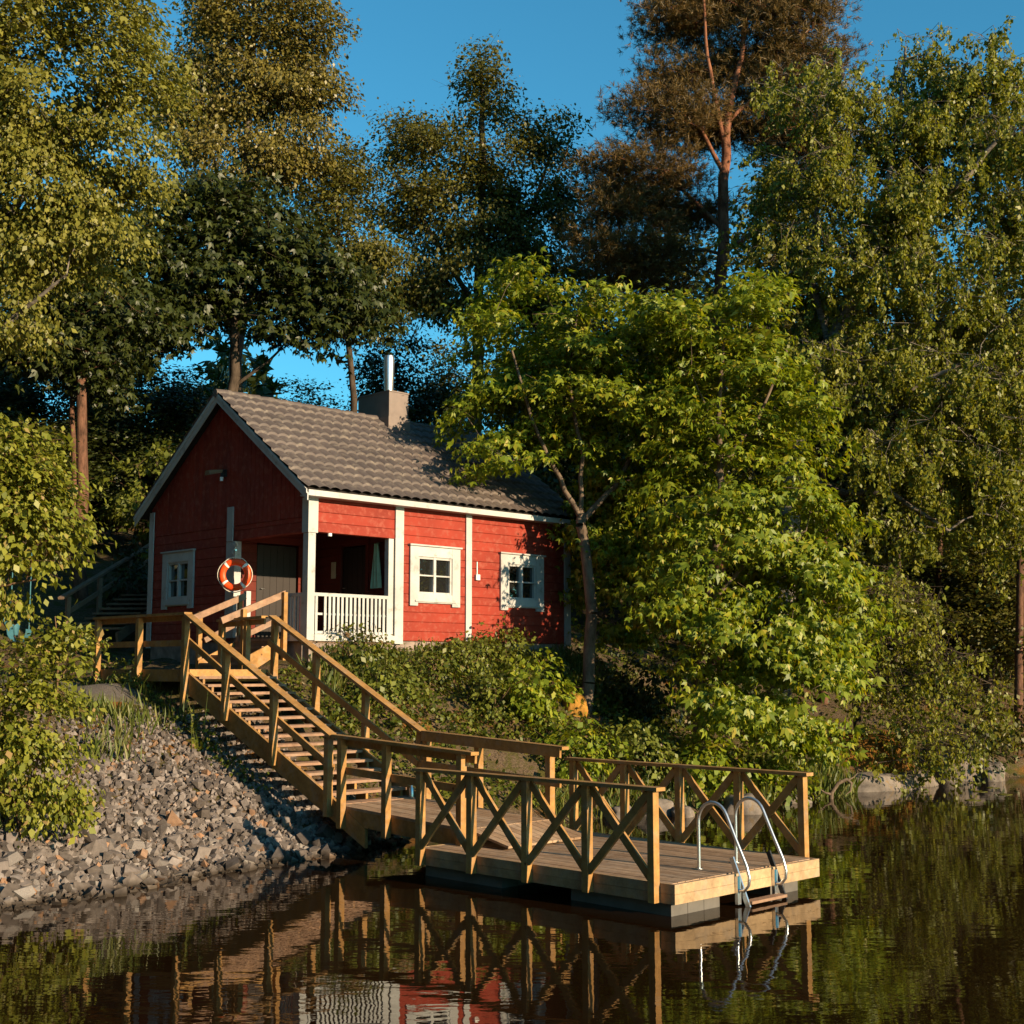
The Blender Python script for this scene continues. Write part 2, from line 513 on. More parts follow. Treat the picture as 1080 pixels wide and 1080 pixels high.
ga = axis(-160, 180, -14, 24, 0.2, 4.0)
gb = axis(-150, 200, -8, 16, 0.2, 4.0)
GA, GB = np.meshgrid(ga, gb, indexing='ij')
GZ = ground(GA.ravel(), GB.ravel())
XY = H0[None] + GA.ravel()[:, None] * UA[None] + GB.ravel()[:, None] * UB[None]
nb = len(gb)
ii, jj = np.meshgrid(np.arange(len(ga) - 1), np.arange(nb - 1), indexing='ij')
q = (ii * nb + jj).ravel()
go = link("ground", fast_mesh("ground", np.column_stack([XY, GZ]), np.column_stack([q, q + nb, q + nb + 1, q + 1]), True), M['ground'])
go['kind'] = 'structure'
wm = MB().add([(-250, -200, 0), (250, -200, 0), (250, 250, 0), (-250, 250, 0)], [(0, 1, 2, 3)])
wo = link("water", mesh_of(wm, "water"), M['water'])
wo['kind'] = 'structure'
# gravel path from the landing along the top of the bank
pa_, pb_ = np.meshgrid(np.linspace(-14, -2.9, 60), np.linspace(0.35, 3.6, 24), indexing='ij')
off = -0.10 * (pa_ + 3) * 0.5
pbb = pb_ + off
pbb = pbb + 0.22 * np.sin(pa_ * 2.7) + 0.10 * np.sin(pa_ * 7.1)
pz = ground(pa_.ravel(), pbb.ravel()) + 0.012
edge = ((pb_ <= 0.36) | (pb_ >= 3.59)).ravel()
pz = np.where(edge, pz - 0.03, pz)
pxy = H0[None] + pa_.ravel()[:, None] * UA[None] + pbb.ravel()[:, None] * UB[None]
ii, jj = np.meshgrid(np.arange(59), np.arange(23), indexing='ij')
q = (ii * 24 + jj).ravel()
po = link("path", fast_mesh("path", np.column_stack([pxy, pz]), np.column_stack([q, q + 24, q + 25, q + 1]), True), M['path'])
po['kind'] = 'structure'
# ------------------------------------------------------------------ the red cottage
ZB, ZE, LA, GBW, RB = 3.06, 5.62, 6.87, 5.595, 2.80
ZR, ZEAVE, EO, GO = 7.93, 5.70, 0.30, 0.26
KS = (ZR - ZEAVE) / (RB + EO)
def roofz(b):
    return ZEAVE + KS * (EO + (b if b <= RB else 2 * RB - b))

rng = random.Random(4)
cot = Thing('red_cottage', 'small red timber cottage with white trim and a brown tiled gable roof on the bank', 'house', (0, 0, ZB - 0.5))

def plank_wall(mb, axis_, at_, out, u0, u1, z0, z1, holes, step=0.185):
    "horizontal boards with V grooves on a wall plane; axis_ 'A' runs along A at B=at_, 'B' runs along B at A=at_"
    cuts = {z0, z1}
    z = z0
    while z < z1 - 0.05:
        cuts.add(z)
        z += step
    for h in holes:
        for q in (h[2], h[3]):
            if z0 < q < z1:
                cuts = {c for c in cuts if abs(c - q) > 0.03 or c in (z0, z1)} | {q}
    cuts = sorted(cuts)
    for za, zb_ in zip(cuts[:-1], cuts[1:]):
        segs = [(u0, u1)]
        for h in holes:
            if za < h[3] - 1e-4 and zb_ > h[2] + 1e-4:
                ns = []
                for s in segs:
                    if h[0] > s[0]: ns.append((s[0], min(s[1], h[0])))
                    if h[1] < s[1]: ns.append((max(s[0], h[1]), s[1]))
                segs = [s for s in ns if s[1] - s[0] > 0.01]
        for s in segs:
            j = rng.uniform(0, 0.004)
            g = 0.007
            t = 0.014 + j
            vs = []
            for o, zz in ((0, za), (0, zb_), (t, zb_ - g), (t, za + g)):
                for u in s:
                    w = at_ + out * o
                    vs.append((u, w, zz) if axis_ == 'A' else (w, u, zz))
            mb.add(vs, [(0, 1, 3, 2), (2, 3, 5, 4), (4, 5, 7, 6), (6, 7, 1, 0), (0, 2, 4, 6), (1, 7, 5, 3)])

W1, W2, WG = (2.55, 3.44, 3.97, 4.70), (4.99, 5.82, 3.96, 4.69), (4.02, 4.84, 3.95, 4.70)
front = MB()
plank_wall(front, 'A', 0.0, -1, 2.0, LA, ZB, ZE + 0.12, [W1, W2])
plank_wall(front, 'A', 0.0, -1, 0.03, 2.0, 5.0, ZE + 0.12, [])
# core behind the boards, with the openings kept
for (u0, u1, z0, z1) in ((2.0, 2.55, ZB, ZE), (2.55, 3.44, ZB, 3.97), (2.55, 3.44, 4.70, ZE), (3.44, 4.99, ZB, ZE), (4.99, 5.82, ZB, 3.96), (4.99, 5.82, 4.69, ZE), (5.82, LA, ZB, ZE), (0.0, 2.0, 5.0, ZE)):
    front.box(u0, u1, 0.002, 0.14, z0, z1)
cot.part('front_wall', front, M['red'])
gab = MB()
plank_wall(gab, 'B', 0.0, -1, 2.5, GBW, ZB, 5.28, [WG])
plank_wall(gab, 'B', 0.0, -1, 0.03, 2.5, 5.0, 5.28, [])
for (u0, u1, z0, z1) in ((2.5, 4.02, ZB, 5.28), (4.02, 4.84, ZB, 3.95), (4.02, 4.84, 4.70, 5.28), (4.84, GBW, ZB, 5.28), (0.142, 2.5, 5.0, 5.28)):
    gab.box(0.002, 0.14, u0, u1, z0, z1)
b = 0.0
while b < GBW - 0.01:                              # upright boards of the gable triangle
    b1 = min(b + 0.145, GBW)
    z0 = 5.284
    ta, tb = roofz(b) - 0.06, roofz(b1) - 0.06
    j = rng.uniform(0, 0.006)
    t, g = 0.022 + j, 0.007
    vs = []
    for w, ba, bb in ((0.0, b, b1), (-t, b + g, b1 - g)):
        vs += [(w, ba, z0), (w, bb, z0), (w, bb, tb), (w, ba, ta)]
    gab.add(vs, [(0, 1, 2, 3), (7, 6, 5, 4), (0, 4, 5, 1), (1, 5, 6, 2), (2, 6, 7, 3), (3, 7, 4, 0)])
    b = b1
gab.add([(0.002, 0.0, 5.28), (0.002, GBW, 5.28), (0.002, GBW, ZEAVE - 0.06), (0.002, RB, ZR - 0.07), (0.002, 0.0, ZEAVE - 0.06),
         (0.14, 0.0, 5.28), (0.14, GBW, 5.28), (0.14, GBW, ZEAVE - 0.06), (0.14, RB, ZR - 0.07), (0.14, 0.0, ZEAVE - 0.06)],
        [(0, 1, 2, 3, 4), (9, 8, 7, 6, 5), (0, 5, 6, 1), (1, 6, 7, 2), (2, 7, 8, 3), (3, 8, 9, 4), (4, 9, 5, 0)])
cot.part('gable_wall', gab, M['red'])
back = MB().box(0.142, LA - 0.142, GBW - 0.14, GBW, ZB, ZE)
cot.part('back_wall', back, M['red'])
fg = MB().box(LA - 0.14, LA, 0.142, GBW, ZB, ZE)
fg.add([(LA - 0.14, 0.0, ZE), (LA - 0.14, GBW, ZE), (LA - 0.14, RB, ZR - 0.07), (LA, 0.0, ZE), (LA, GBW, ZE), (LA, RB, ZR - 0.07)],
       [(2, 1, 0), (3, 4, 5), (0, 1, 4, 3), (1, 2, 5, 4), (2, 0, 3, 5)])
cot.part('end_wall', fg, M['red'])
# porch recess: inner walls, floor, ceiling, doors
pw = MB()
plank_wall(pw, 'A', 2.5, -1, 0.142, 2.0, 3.12, 5.28, [(0.55, 1.55, 3.12, 5.0)])
plank_wall(pw, 'B', 2.0, -1, 0.142, 2.5, 3.12, 5.28, [(0.82, 1.66, 3.12, 4.95)])
pw.box(0.142, 0.55, 2.502, 2.6, 3.12, 5.28).box(1.55, 2.0, 2.502, 2.6, 3.12, 5.28).box(0.55, 1.55, 2.502, 2.6, 5.0, 5.28)
pw.box(2.002, 2.1, 0.142, 0.82, 3.12, 5.28).box(2.002, 2.1, 1.66, 2.6, 3.12, 5.28).box(2.002, 2.1, 0.82, 1.66, 4.95, 5.28)
cot.part('porch_wall', pw, M['shadedred'])
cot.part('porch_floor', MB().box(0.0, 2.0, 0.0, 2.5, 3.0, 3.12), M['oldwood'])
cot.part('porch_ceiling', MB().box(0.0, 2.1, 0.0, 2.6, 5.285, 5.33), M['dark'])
d1 = MB().box(0.58, 1.52, 2.53, 2.57, 3.13, 4.97)
for i in range(6):
    d1.box(0.585 + i * 0.156, 0.585 + i * 0.156 + 0.150, 2.518, 2.53, 3.15, 4.95)
dd = cot.part('door', d1, M['door'])
cot.part('handle', MB().tube([(0.66, 2.515, 4.1), (0.66, 2.47, 4.1), (0.76, 2.47, 4.1)], 0.010, 8), M['galv'], dd)
d2 = MB().box(2.03, 2.07, 0.85, 1.63, 3.13, 4.92)
for i in range(5):
    d2.box(2.018, 2.03, 0.855 + i * 0.155, 0.855 + i * 0.155 + 0.148, 3.15, 4.90)
dd = cot.part('door', d2, M['door'])
cot.part('handle', MB().tube([(2.015, 1.56, 4.12), (1.97, 1.56, 4.12), (1.97, 1.46, 4.12)], 0.011, 8), M['galv'], dd)
fr = MB()
for x in (0.76, 1.635):
    fr.box(1.965, 1.983, x, x + 0.085, 3.12, 4.99)
fr.box(1.962, 1.983, 0.76, 1.72, 4.992, 5.075)
cot.part('door_frame', fr, M['shadedred'])
cot.part('notice', MB().box(1.966, 1.972, 1.80, 1.95, 4.33, 4.66), M['paper'])
# foundation
fd = MB().box(0.06, LA - 0.03, 0.03, 0.2, 2.0, ZB - 0.005).box(0.03, 0.2, 0.2, GBW - 0.03, 2.0, ZB - 0.005)
fd.box(LA - 0.2, LA - 0.03, 0.2, GBW - 0.2, 2.0, ZB - 0.005).box(0.2, LA - 0.03, GBW - 0.2, GBW - 0.03, 2.0, ZB - 0.005)
cot.part('foundation', fd, M['concrete'])
# white corner boards and upright trims (front set stands proud of the boards)
def trim(a0, a1, z0, z1, name='corner_board'):
    cot.part(name, MB().box(a0, a1, -0.050, -0.0205, z0, z1), M['white'])
trim(1.985, 2.19, ZB - 0.06, 5.62, 'wall_trim')
trim(3.82, 3.975, ZB - 0.05, 5.62, 'wall_trim')
trim(6.71, 6.90, ZB - 0.05, 5.62)
cot.part('corner_board', MB().box(-0.052, -0.030, 5.45, GBW + 0.03, ZB - 0.1, 5.80), M['white'])
cot.part('corner_board', MB().box(-0.055, 0.16, -0.055, -0.0205, 4.98, 5.62).box(-0.055, -0.030, -0.0195, 0.14, 4.98, 5.62), M['white'])
cot.part('porch_post', MB().box(-0.035, 0.125, -0.035, 0.125, ZB - 0.02, 4.975), M['white'])
cot.part('wall_trim', MB().box(-0.058, -0.030, 2.43, 2.63, 4.99, 5.66), M['white'])
cot.part('porch_post', MB().box(-0.040, 0.11, 2.36, 2.66, ZB + 0.06, 4.985), M['white'])
cot.part('porch_post', MB().box(-0.03, 0.07, 1.93, 2.03, ZB + 0.06, 4.0), M['white'])
cot.part('porch_post', MB().box(1.86, 1.98, 0.0, 0.12, ZB + 0.06, 4.998), M['white'])
cot.part('porch_sill', MB().box(0.126, 1.985, -0.052, -0.02, ZB - 0.03, ZB + 0.09).box(-0.052, -0.03, 0.126, 0.60, ZB - 0.03, ZB + 0.09), M['white'])
# porch railings: rails plus single balusters
pr = MB().box(0.126, 1.86, -0.02, 0.06, 3.84, 3.90)
ro = cot.part('porch_railing', pr, M['white'])
cot.part('bottom_rail', MB().box(0.126, 1.86, 0.0, 0.04, ZB + 0.10, ZB + 0.15), M['white'], ro)
cot.part('middle_rail', MB().box(0.126, 1.86, 0.022, 0.05, 3.50, 3.54), M['white'], ro)
for i in range(18):
    a = 0.155 + i * 0.0975
    if i == 1:
        continue
    cot.part('baluster', MB().box(a, a + 0.052, -0.022 + rng.uniform(-.003, .003), -0.0005, ZB + 0.095, 3.838), M['white'], ro)
pr = MB().box(-0.02, 0.06, 0.126, 0.60, 3.84, 3.90)
ro = cot.part('porch_railing', pr, M['white'])
cot.part('bottom_rail', MB().box(0.0, 0.04, 0.126, 0.60, ZB + 0.10, ZB + 0.15), M['white'], ro)
for i in range(5):
    bq = 0.145 + i * 0.095
    cot.part('baluster', MB().box(-0.022, -0.0005, bq, bq + 0.052, ZB + 0.095, 3.838), M['white'], ro)

def window(kind, u0, u1, z0, z1, c0, c1, cz0, cz1):
    "casing (outer c*) round the glazed opening (u*, z*): frame, pane and sill are children"
    def bx(mb, a, b_, y0, y1, za, zb_):
        if kind == 'front': mb.box(a, b_, y0, y1, za, zb_)
        else: mb.box(y0, y1, a, b_, za, zb_)
    mb = MB()
    F0, F1 = -0.062, -0.021
    bx(mb, c0, u0 - 0.0, F0, F1, cz0, cz1)
    bx(mb, u1, c1, F0, F1, cz0, cz1)
    bx(mb, u0, u1, F0 + 0.004, F1, z1, cz1 - 0.003)
    bx(mb, u0, u1, F0 + 0.004, F1, cz0 + 0.06, z0)
    bx(mb, c0 - 0.03, c1 + 0.03, F0 - 0.035, F1 - 0.002, cz1 + 0.001, cz1 + 0.032)
    w = cot.part('window', mb, M['white'])
    fm = MB()
    mid = (u0 + u1) / 2
    zm = (z0 + z1) / 2
    for a, b_ in ((u0, u0 + 0.05), (u1 - 0.05, u1), (mid - 0.032, mid + 0.032)):
        bx(fm, a, b_, -0.040, 0.02, z0, z1)
    for a, b_ in ((u0 + 0.05, mid - 0.032), (mid + 0.032, u1 - 0.05)):
        for za, zb_ in ((z0, z0 + 0.045), (z1 - 0.045, z1), (zm - 0.014, zm + 0.014)):
            bx(fm, a, b_, -0.035, 0.018, za, zb_)
    cot.part('frame', fm, M['white'], w)
    pn = MB()
    bx(pn, u0 + 0.002, u1 - 0.002, 0.022, 0.028, z0 + 0.002, z1 - 0.002)
    cot.part('pane', pn, M['glass'], w)
    sl = MB()
    bx(sl, c0 + 0.12, c1 - 0.12, -0.085, -0.063, cz0 + 0.08, cz0 + 0.11)
    cot.part('sill', sl, M['white'], w)
window('front', *W1, 2.35, 3.65, 3.74, 4.90)
window('front', *W2, 4.78, 6.05, 3.73, 4.89)
window('gable', *WG, 3.83, 5.03, 3.74, 4.90)
# roof: profiled tile sheets on both slopes
SL = math.hypot(RB + EO, ZR - ZEAVE)
def roof_sheet(side):
    nA = 31 * 12 + 1
    As = np.linspace(-GO - 0.03, LA + 0.30, nA)
    rows = []
    n = 11
    for r in range(n):
        for q in (0.0, 0.5, 0.97):
            rows.append((r + q) / n)
    rows.append(1.0)
    V = []
    dz = math.cos(math.atan(KS))
    for s in rows:
        k = min(int(s * n + 1e-6), n - 1)
        fr_ = s * n - k
        lift = 0.055 * (1 - fr_)
        for a in As:
            ph = 1.0 - (a / 0.24) % 1.0
            prof = 0.075 * abs(math.sin(math.pi * ph)) ** 0.40
            bb = -EO + s * (RB + EO)
            z = ZEAVE + KS * (EO + bb) + (lift + prof) * dz
            V.append((a, bb if side == 0 else 2 * RB - bb, z))
    ii_, jj_ = np.meshgrid(np.arange(len(rows) - 1), np.arange(nA - 1), indexing='ij')
    q_ = (ii_ * nA + jj_).ravel()
    f_ = np.column_stack([q_, q_ + 1, q_ + nA + 1, q_ + nA])
    return np.array(V), (f_ if side == 0 else f_[:, ::-1])
V0, f0 = roof_sheet(0)
V1, f1 = roof_sheet(1)
Vr = np.concatenate([V0, V1]) - np.array(cot.base)
roof = link('roof', fast_mesh('roof', Vr, np.concatenate([f0, f1 + len(V0)]), False), M['roof'], cot.e)
und = MB()
for sgn in (0, 1):
    pts = []
    for aa in (-GO + 0.03, LA + 0.27):
        for bb, dzz in ((-EO + 0.04, -0.045), (RB, -0.045), (RB, -0.008), (-EO + 0.04, -0.008)):
            b_ = bb if sgn == 0 else 2 * RB - bb
            pts.append((aa, b_, ZEAVE + KS * (EO + bb) + dzz))
    und.add(pts, [(0, 1, 2, 3), (7, 6, 5, 4), (0, 4, 5, 1), (1, 5, 6, 2), (2, 6, 7, 3), (3, 7, 4, 0)])
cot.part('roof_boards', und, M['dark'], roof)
rc = MB()
for k in range(22):
    a0 = -GO - 0.04 + k * 0.336
    rc.tube([(a0, RB, ZR + 0.0), (a0 + 0.345, RB, ZR + 0.012)], [0.082, 0.092], 12)
cot.part('ridge_cap', rc, M['roof'], roof)
for sgn in (0, 1):
    for aa in (-GO, LA + 0.26):
        bl = MB()
        f = (lambda q: q) if sgn == 0 else (lambda q: 2 * RB - q)
        # two lapped boards
        for (d0, d1, w0, w1) in ((-0.055, -0.15, 0.0, 0.024), (-0.10, -0.19, -0.002, -0.022)) if False else ((-0.05, -0.185, 0.0, 0.024), (0.015, -0.06, -0.026, -0.003)):
            pts = []
            for w in (w0, w1):
                for bb, dd_ in ((-EO + 0.01, d1), (RB, d1), (RB, d0), (-EO + 0.01, d0)):
                    pts.append((aa + w, f(bb), ZEAVE + KS * (EO + bb) + dd_))
            bl.add(pts, [(0, 1, 2, 3), (7, 6, 5, 4), (0, 4, 5, 1), (1, 5, 6, 2), (2, 6, 7, 3), (3, 7, 4, 0)])
        cot.part('bargeboard', bl, M['white'], roof)
cot.part('fascia', MB().box(-GO + 0.03, LA + 0.24, -EO + 0.012, -EO + 0.036, ZEAVE - 0.085, ZEAVE + 0.02).box(-GO + 0.03, LA + 0.24, -EO + 0.037, -0.03, ZEAVE - 0.085, ZEAVE - 0.06), M['white'], roof)
# chimney clad in sheet metal, with a bright steel flue
ch = MB().box(3.80, 4.34, 2.42, 3.50, 7.4, 8.52)
ch.box(3.785, 4.355, 2.405, 3.515, 8.521, 8.55)
cot_ch = cot.part('chimney', ch, M['tin'])
cot.part('collar', MB().box(3.765, 4.375, 2.385, 3.535, 7.35, 7.97), M['tin'], cot_ch)
ft = MB()
ft.beam((3.72, 2.33, 7.60), (4.42, 2.33, 7.60), 0.14, 0.02, (0, -0.58, 0.81))
cot.part('flashing', ft, M['tin'], cot_ch)
cot.part('flue', MB().tube([(3.95, 2.62, 8.50), (3.95, 2.62, 8.62), (3.95, 2.62, 9.28), (3.95, 2.62, 9.36)], [0.10, 0.105, 0.12, 0.10], 24), M['steel'], cot_ch)
# flood light on the gable, switch box with conduit on the front
fl = cot.part('flood_light', MB().box(-0.09, -0.03, 2.72, 2.86, 6.28, 6.42), M['darkmetal'])
lh = MB()
lh.add([(-0.10, 2.77, 6.36), (-0.10, 2.83, 6.36), (-0.28, 3.12, 6.32), (-0.28, 2.94, 6.32), (-0.10, 2.77, 6.42), (-0.10, 2.83, 6.42), (-0.29, 3.10, 6.41), (-0.29, 2.96, 6.41)],
       [(3, 2, 1, 0), (4, 5, 6, 7), (0, 1, 5, 4), (1, 2, 6, 5), (2, 3, 7, 6), (3, 0, 4, 7)])
cot.part('lamp_head', lh, M['lampglass'], fl)
cot.part('sensor', MB().tube([(-0.11, 2.78, 6.27), (-0.11, 2.78, 6.19)], 0.035, 10), M['whiteplastic'], fl)
sb = cot.part('switch_box', MB().box(4.08, 4.18, -0.075, -0.021, 4.31, 4.42), M['whiteplastic'])
cot.part('conduit', MB().tube([(4.13, -0.035, 4.42), (4.13, -0.035, 4.68)], 0.012, 8), M['whiteplastic'], sb)
cot.part('downlight', MB().tube([(0.45, -0.02, 4.995), (0.45, -0.02, 4.94)], 0.04, 10), M['whiteplastic'])

# green towel hung inside the porch
tw = MB()
nz, nw = 10, 8
vs = []
for i in range(nz + 1):
    for j in range(nw + 1):
        w = 0.13 + 0.16 * i / nz
        vs.append((1.90 + 0.022 * math.sin(j * 1.9 + i * 0.15), 0.42 + (j / nw - 0.5) * w, 4.93 - 0.86 * i / nz))
for sft in (0.0, 0.012):
    o = len(tw.v)
    tw.add([(x - sft, y, z) for x, y, z in vs], [tuple(i * (nw + 1) + j + dk for dk in (0, 1, nw + 2, nw + 1)) for i in range(nz) for j in range(nw)])
tw.smooth = True
tw.box(1.905, 1.985, 0.41, 0.43, 4.925, 4.945)
solo('towel', tw, M['towel'], 'pale green towel hanging on a hook inside the porch', 'towel', (1.9, 0.42, 4.07))
# orange lifebuoy on the white porch post
lb = Thing('lifebuoy', 'orange ring lifebuoy with white bands hung on the white post of the porch', 'lifebuoy', (-0.12, 2.42, 4.30))
def torus(mb, c, R, r, a0, a1, na, nr=12):
    vs, fs = [], []
    for i in range(na + 1):
        t = a0 + (a1 - a0) * i / na
        for k in range(nr):
            q = 2 * math.pi * k / nr
            rr = R + r * math.cos(q)
            w_ = r * 0.75 * math.sin(q)
            vs.append((c[0] + w_ * 0.755 - rr * math.cos(t) * 0.656, c[1] + w_ * 0.656 + rr * math.cos(t) * 0.755, c[2] + rr * math.sin(t)))
    for i in range(na):
        for k in range(nr):
            fs.append((i * nr + k, i * nr + (k + 1) % nr, (i + 1) * nr + (k + 1) % nr, (i + 1) * nr + k))
    mb.smooth = True
    mb.add(vs, fs)
    return mb
CC = (-0.20, 2.08, 4.31)
def lp(rr, t, w_=0.0):
    return (CC[0] + w_ * 0.755 - rr * math.cos(t) * 0.656, CC[1] + w_ * 0.656 + rr * math.cos(t) * 0.755, CC[2] + rr * math.sin(t))
lb.part('ring', torus(MB(), CC, 0.245, 0.066, 0, 2 * math.pi, 48), M['orange'])
for k in range(4):
    t0 = math.radians(50 + 90 * k)
    lb.part('band', torus(MB(), CC, 0.245, 0.070, t0 - 0.09, t0 + 0.09, 5), M['whiteplastic'])
rp = MB()
for k in range(4):
    t0 = math.radians(50 + 90 * k)
    rp.tube([lp(0.318 + 0.02 * math.sin(math.pi * i / 8), t0 + i * math.pi / 16) for i in range(9)], 0.009, 6)
rp.tube([lp(0.30, math.pi / 2), lp(0.40, math.pi / 2), (CC[0] + 0.01, CC[1] + 0.03, 4.79)], 0.010, 6)
lb.part('rope', rp, M['rope'])
lb.part('bracket', MB().beam((-0.045, 2.40, 4.78), (-0.20, 2.06, 4.78), 0.03, 0.03), M['galv'])
hb = MB()
for i in range(14):
    t = i * 0.9
    hb.tube([(-0.10 - 0.002 * i, 2.29 + 0.05 * math.cos(t), 4.93 - i * 0.024), (-0.105 - 0.002 * i, 2.25 + 0.05 * math.cos(t + 1), 4.91 - i * 0.024), (-0.10 - 0.002 * i, 2.22 + 0.05 * math.cos(t + 2), 4.93 - i * 0.024)], 0.012, 6)
solo('rope_coil', hb, M['rope'], 'coil of pale rope hanging above the lifebuoy on the porch post', 'rope', (-0.1, 2.25, 4.6))

# ------------------------------------------------------------------ stairs, gangway, dock
AL, AR, ZL = -2.58, -1.10, 2.52
st = Thing('wooden_stairs', 'long wooden stairs with handrails running from the cottage landing down to the water', 'stairs', (AL, -2.3, 0.6))
R_ = M['rail']
lan = MB()
for k in range(12):
    a0 = AL + 0.01 + k * 0.1275
    lan.box(a0, a0 + 0.119, -0.32, 2.72, ZL - 0.036 - rng.uniform(0, .003), ZL)
st.part('landing_deck', lan, M['tread'])
fa = MB().box(AL - 0.045, AL - 0.002, -0.20, 2.74, ZL - 0.20, ZL - 0.002)
fa.box(AL, AR + 0.04, 2.722, 2.765, ZL - 0.20, ZL - 0.002).box(AL, AR, -0.36, -0.322, ZL - 0.20, ZL - 0.002)
fa.box(AR + 0.034, AR + 0.07, -0.32, 0.55, ZL - 0.20, ZL - 0.002)
st.part('fascia', fa, R_)
PW = 0.095
def post(th, a, b_, z0, z1, w=PW, mat=None):
    return th.part('post', MB().box(a - w / 2, a + w / 2, b_ - w / 2, b_ + w / 2, z0, z1), mat or R_)
# landing railing facing the water
for b_ in (2.62, 1.15):
    post(st, AL - 0.093, b_, 2.22, 3.40)
post(st, AL - 0.093, -0.36, 1.9, 3.37)
st.part('handrail', MB().beam((AL - 0.093, 2.70, 3.425), (AL - 0.093, -0.42, 3.425), 0.145, 0.042), R_)
st.part('midrail', MB().beam((AL - 0.022, 2.66, 3.36), (AL - 0.022, -0.31, 3.36), 0.036, 0.085).beam((AL - 0.022, 2.66, 2.95), (AL - 0.022, -0.31, 2.95), 0.036, 0.10), R_)
# short railing closing the landing beside the steps
st.part('handrail', MB().beam((AR + 0.0, -0.28, 3.415), (AR - 0.02, 1.12, 3.385), 0.13, 0.042), R_)
st.part('midrail', MB().beam((AR + 0.03, -0.25, 3.34), (AR + 0.01, 1.10, 3.31), 0.036, 0.09), R_)
post(st, AR, 0.25, 2.22, 3.38)
post(st, AR, 1.05, 2.22, 3.36)
# flight: 15 treads from the landing to the gangway
NT = 15
B0, B1, ZG = -0.36, -4.38, 0.64
run, rise = (B0 - B1) / NT, (ZL - ZG) / NT
for i in range(NT):
    z = ZL - rise * (i + 1) + 0.012
    b0 = B0 - run * i
    mb = MB()
    j = rng.uniform(-0.006, 0.006)
    mb.box(AL + 0.03 + j, AR + 0.06 + j, b0 - run * 0.52, b0 + 0.03, z - 0.042, z)
    mb.box(AL + 0.03 - j, AR + 0.06 - j, b0 - run * 1.0 + 0.006, b0 - run * 0.52 - 0.008, z - 0.042, z - 0.003)
    st.part('tread', mb, M['tread'])
for a in (AL - 0.02, AR + 0.03):
    mb = MB()
    dz = 0.10
    pts = []
    for w in (-0.023, 0.023):
        pts += [(a + w, -0.30, ZL - 0.02), (a + w, -0.30, ZL - 0.36), (a + w, -5.05, 0.16 - 0.05), (a + w, -5.05, 0.36), (a + w, -4.5, ZG + 0.0)]
    mb.add(pts, [(0, 1, 2, 3, 4), (9, 8, 7, 6, 5)] + [(k, k + 5, (k + 1) % 5 + 5, (k + 1) % 5) for k in range(5)])
    st.part('stringer', mb, R_)
    # saw-tooth carriers under the treads
for a in (AL + 0.12, (AL + AR) / 2, AR - 0.09):
    cm = MB()
    for i in range(NT):
        z = ZL - rise * (i + 1) - 0.032
        b0 = B0 - run * i
        cm.box(a - 0.02, a + 0.02, b0 - run + 0.02, b0 - 0.01, z - 0.10, z)
    st.part('carrier', cm, R_)
def slope_z(b_, zt, zb_):
    return zt + (zb_ - zt) * (b_ - B0) / (B1 - B0)
for a, sgn in ((AL - 0.09, -1), (AR + 0.10, 1)):
    st.part('handrail', MB().beam((a, -0.36, 3.425), (a, -4.36, 1.585), 0.145, 0.045), R_)
    st.part('midrail', MB().beam((a - sgn * 0.055, -0.34, 2.99), (a - sgn * 0.055, -4.30, 1.13), 0.036, 0.10), R_)
    for b_ in ((-1.58, -2.90, -4.26) if sgn < 0 else (-0.45, -1.66, -2.97, -4.30)):
        zt = 3.425 + (1.585 - 3.425) * (b_ + 0.36) / (-4.0)
        zg = slope_z(b_, ZL, ZG)
        post(st, a, b_, zg - 0.22, zt - 0.03)
# steps from the landing up into the porch
ps = Thing('porch_steps', 'short wooden steps with sloping handrails leading from the landing into the porch', 'steps', (-0.6, 1.3, ZL))
for i in range(4):
    z = ZL + 0.147 * (i + 1) - 0.03
    a0 = AR + 0.07 + i * 0.245
    ps.part('tread', MB().box(a0, a0 + 0.265, 0.62, 1.90, z - 0.042, z), M['tread'])
    ps.part('riser', MB().box(a0 + 0.012, a0 + 0.034, 0.63, 1.89, z - 0.147, z - 0.044), M['oldwood'])
for b_ in (0.585, 1.93):
    mb = MB()
    pts = []
    for w in (-0.02, 0.02):
        pts += [(AR + 0.06, b_ + w, ZL + 0.0), (AR + 0.06, b_ + w, ZL + 0.16), (-0.08, b_ + w, 3.12), (-0.08, b_ + w, ZL + 0.35), (AR + 0.4, b_ + w, ZL)]
    mb.add(pts, [(0, 1, 2, 3, 4), (9, 8, 7, 6, 5)] + [(k, k + 5, (k + 1) % 5 + 5, (k + 1) % 5) for k in range(5)])
    ps.part('stringer', mb, R_)
for b_, s in ((0.58, -1), (1.91, 1)):
    a0 = -1.42 if s < 0 else -1.30
    ps.part('handrail', MB().beam((a0, b_, 3.365 if s < 0 else 3.40), (-0.07, b_, 3.90), 0.05, 0.115), M['tread'])
    ps.part('midrail', MB().beam((a0 + 0.35, b_ - s * 0.04, 3.05), (-0.07, b_ - s * 0.04, 3.47), 0.036, 0.095), M['tread'])
    for a in (-1.0, -0.14):
        z = 3.38 + 0.52 * (a + 1.4) / 1.33
        ps.part('post', MB().box(a - 0.04, a + 0.04, b_ + s * 0.026, b_ + s * 0.106, ZL, z + 0.04), R_)

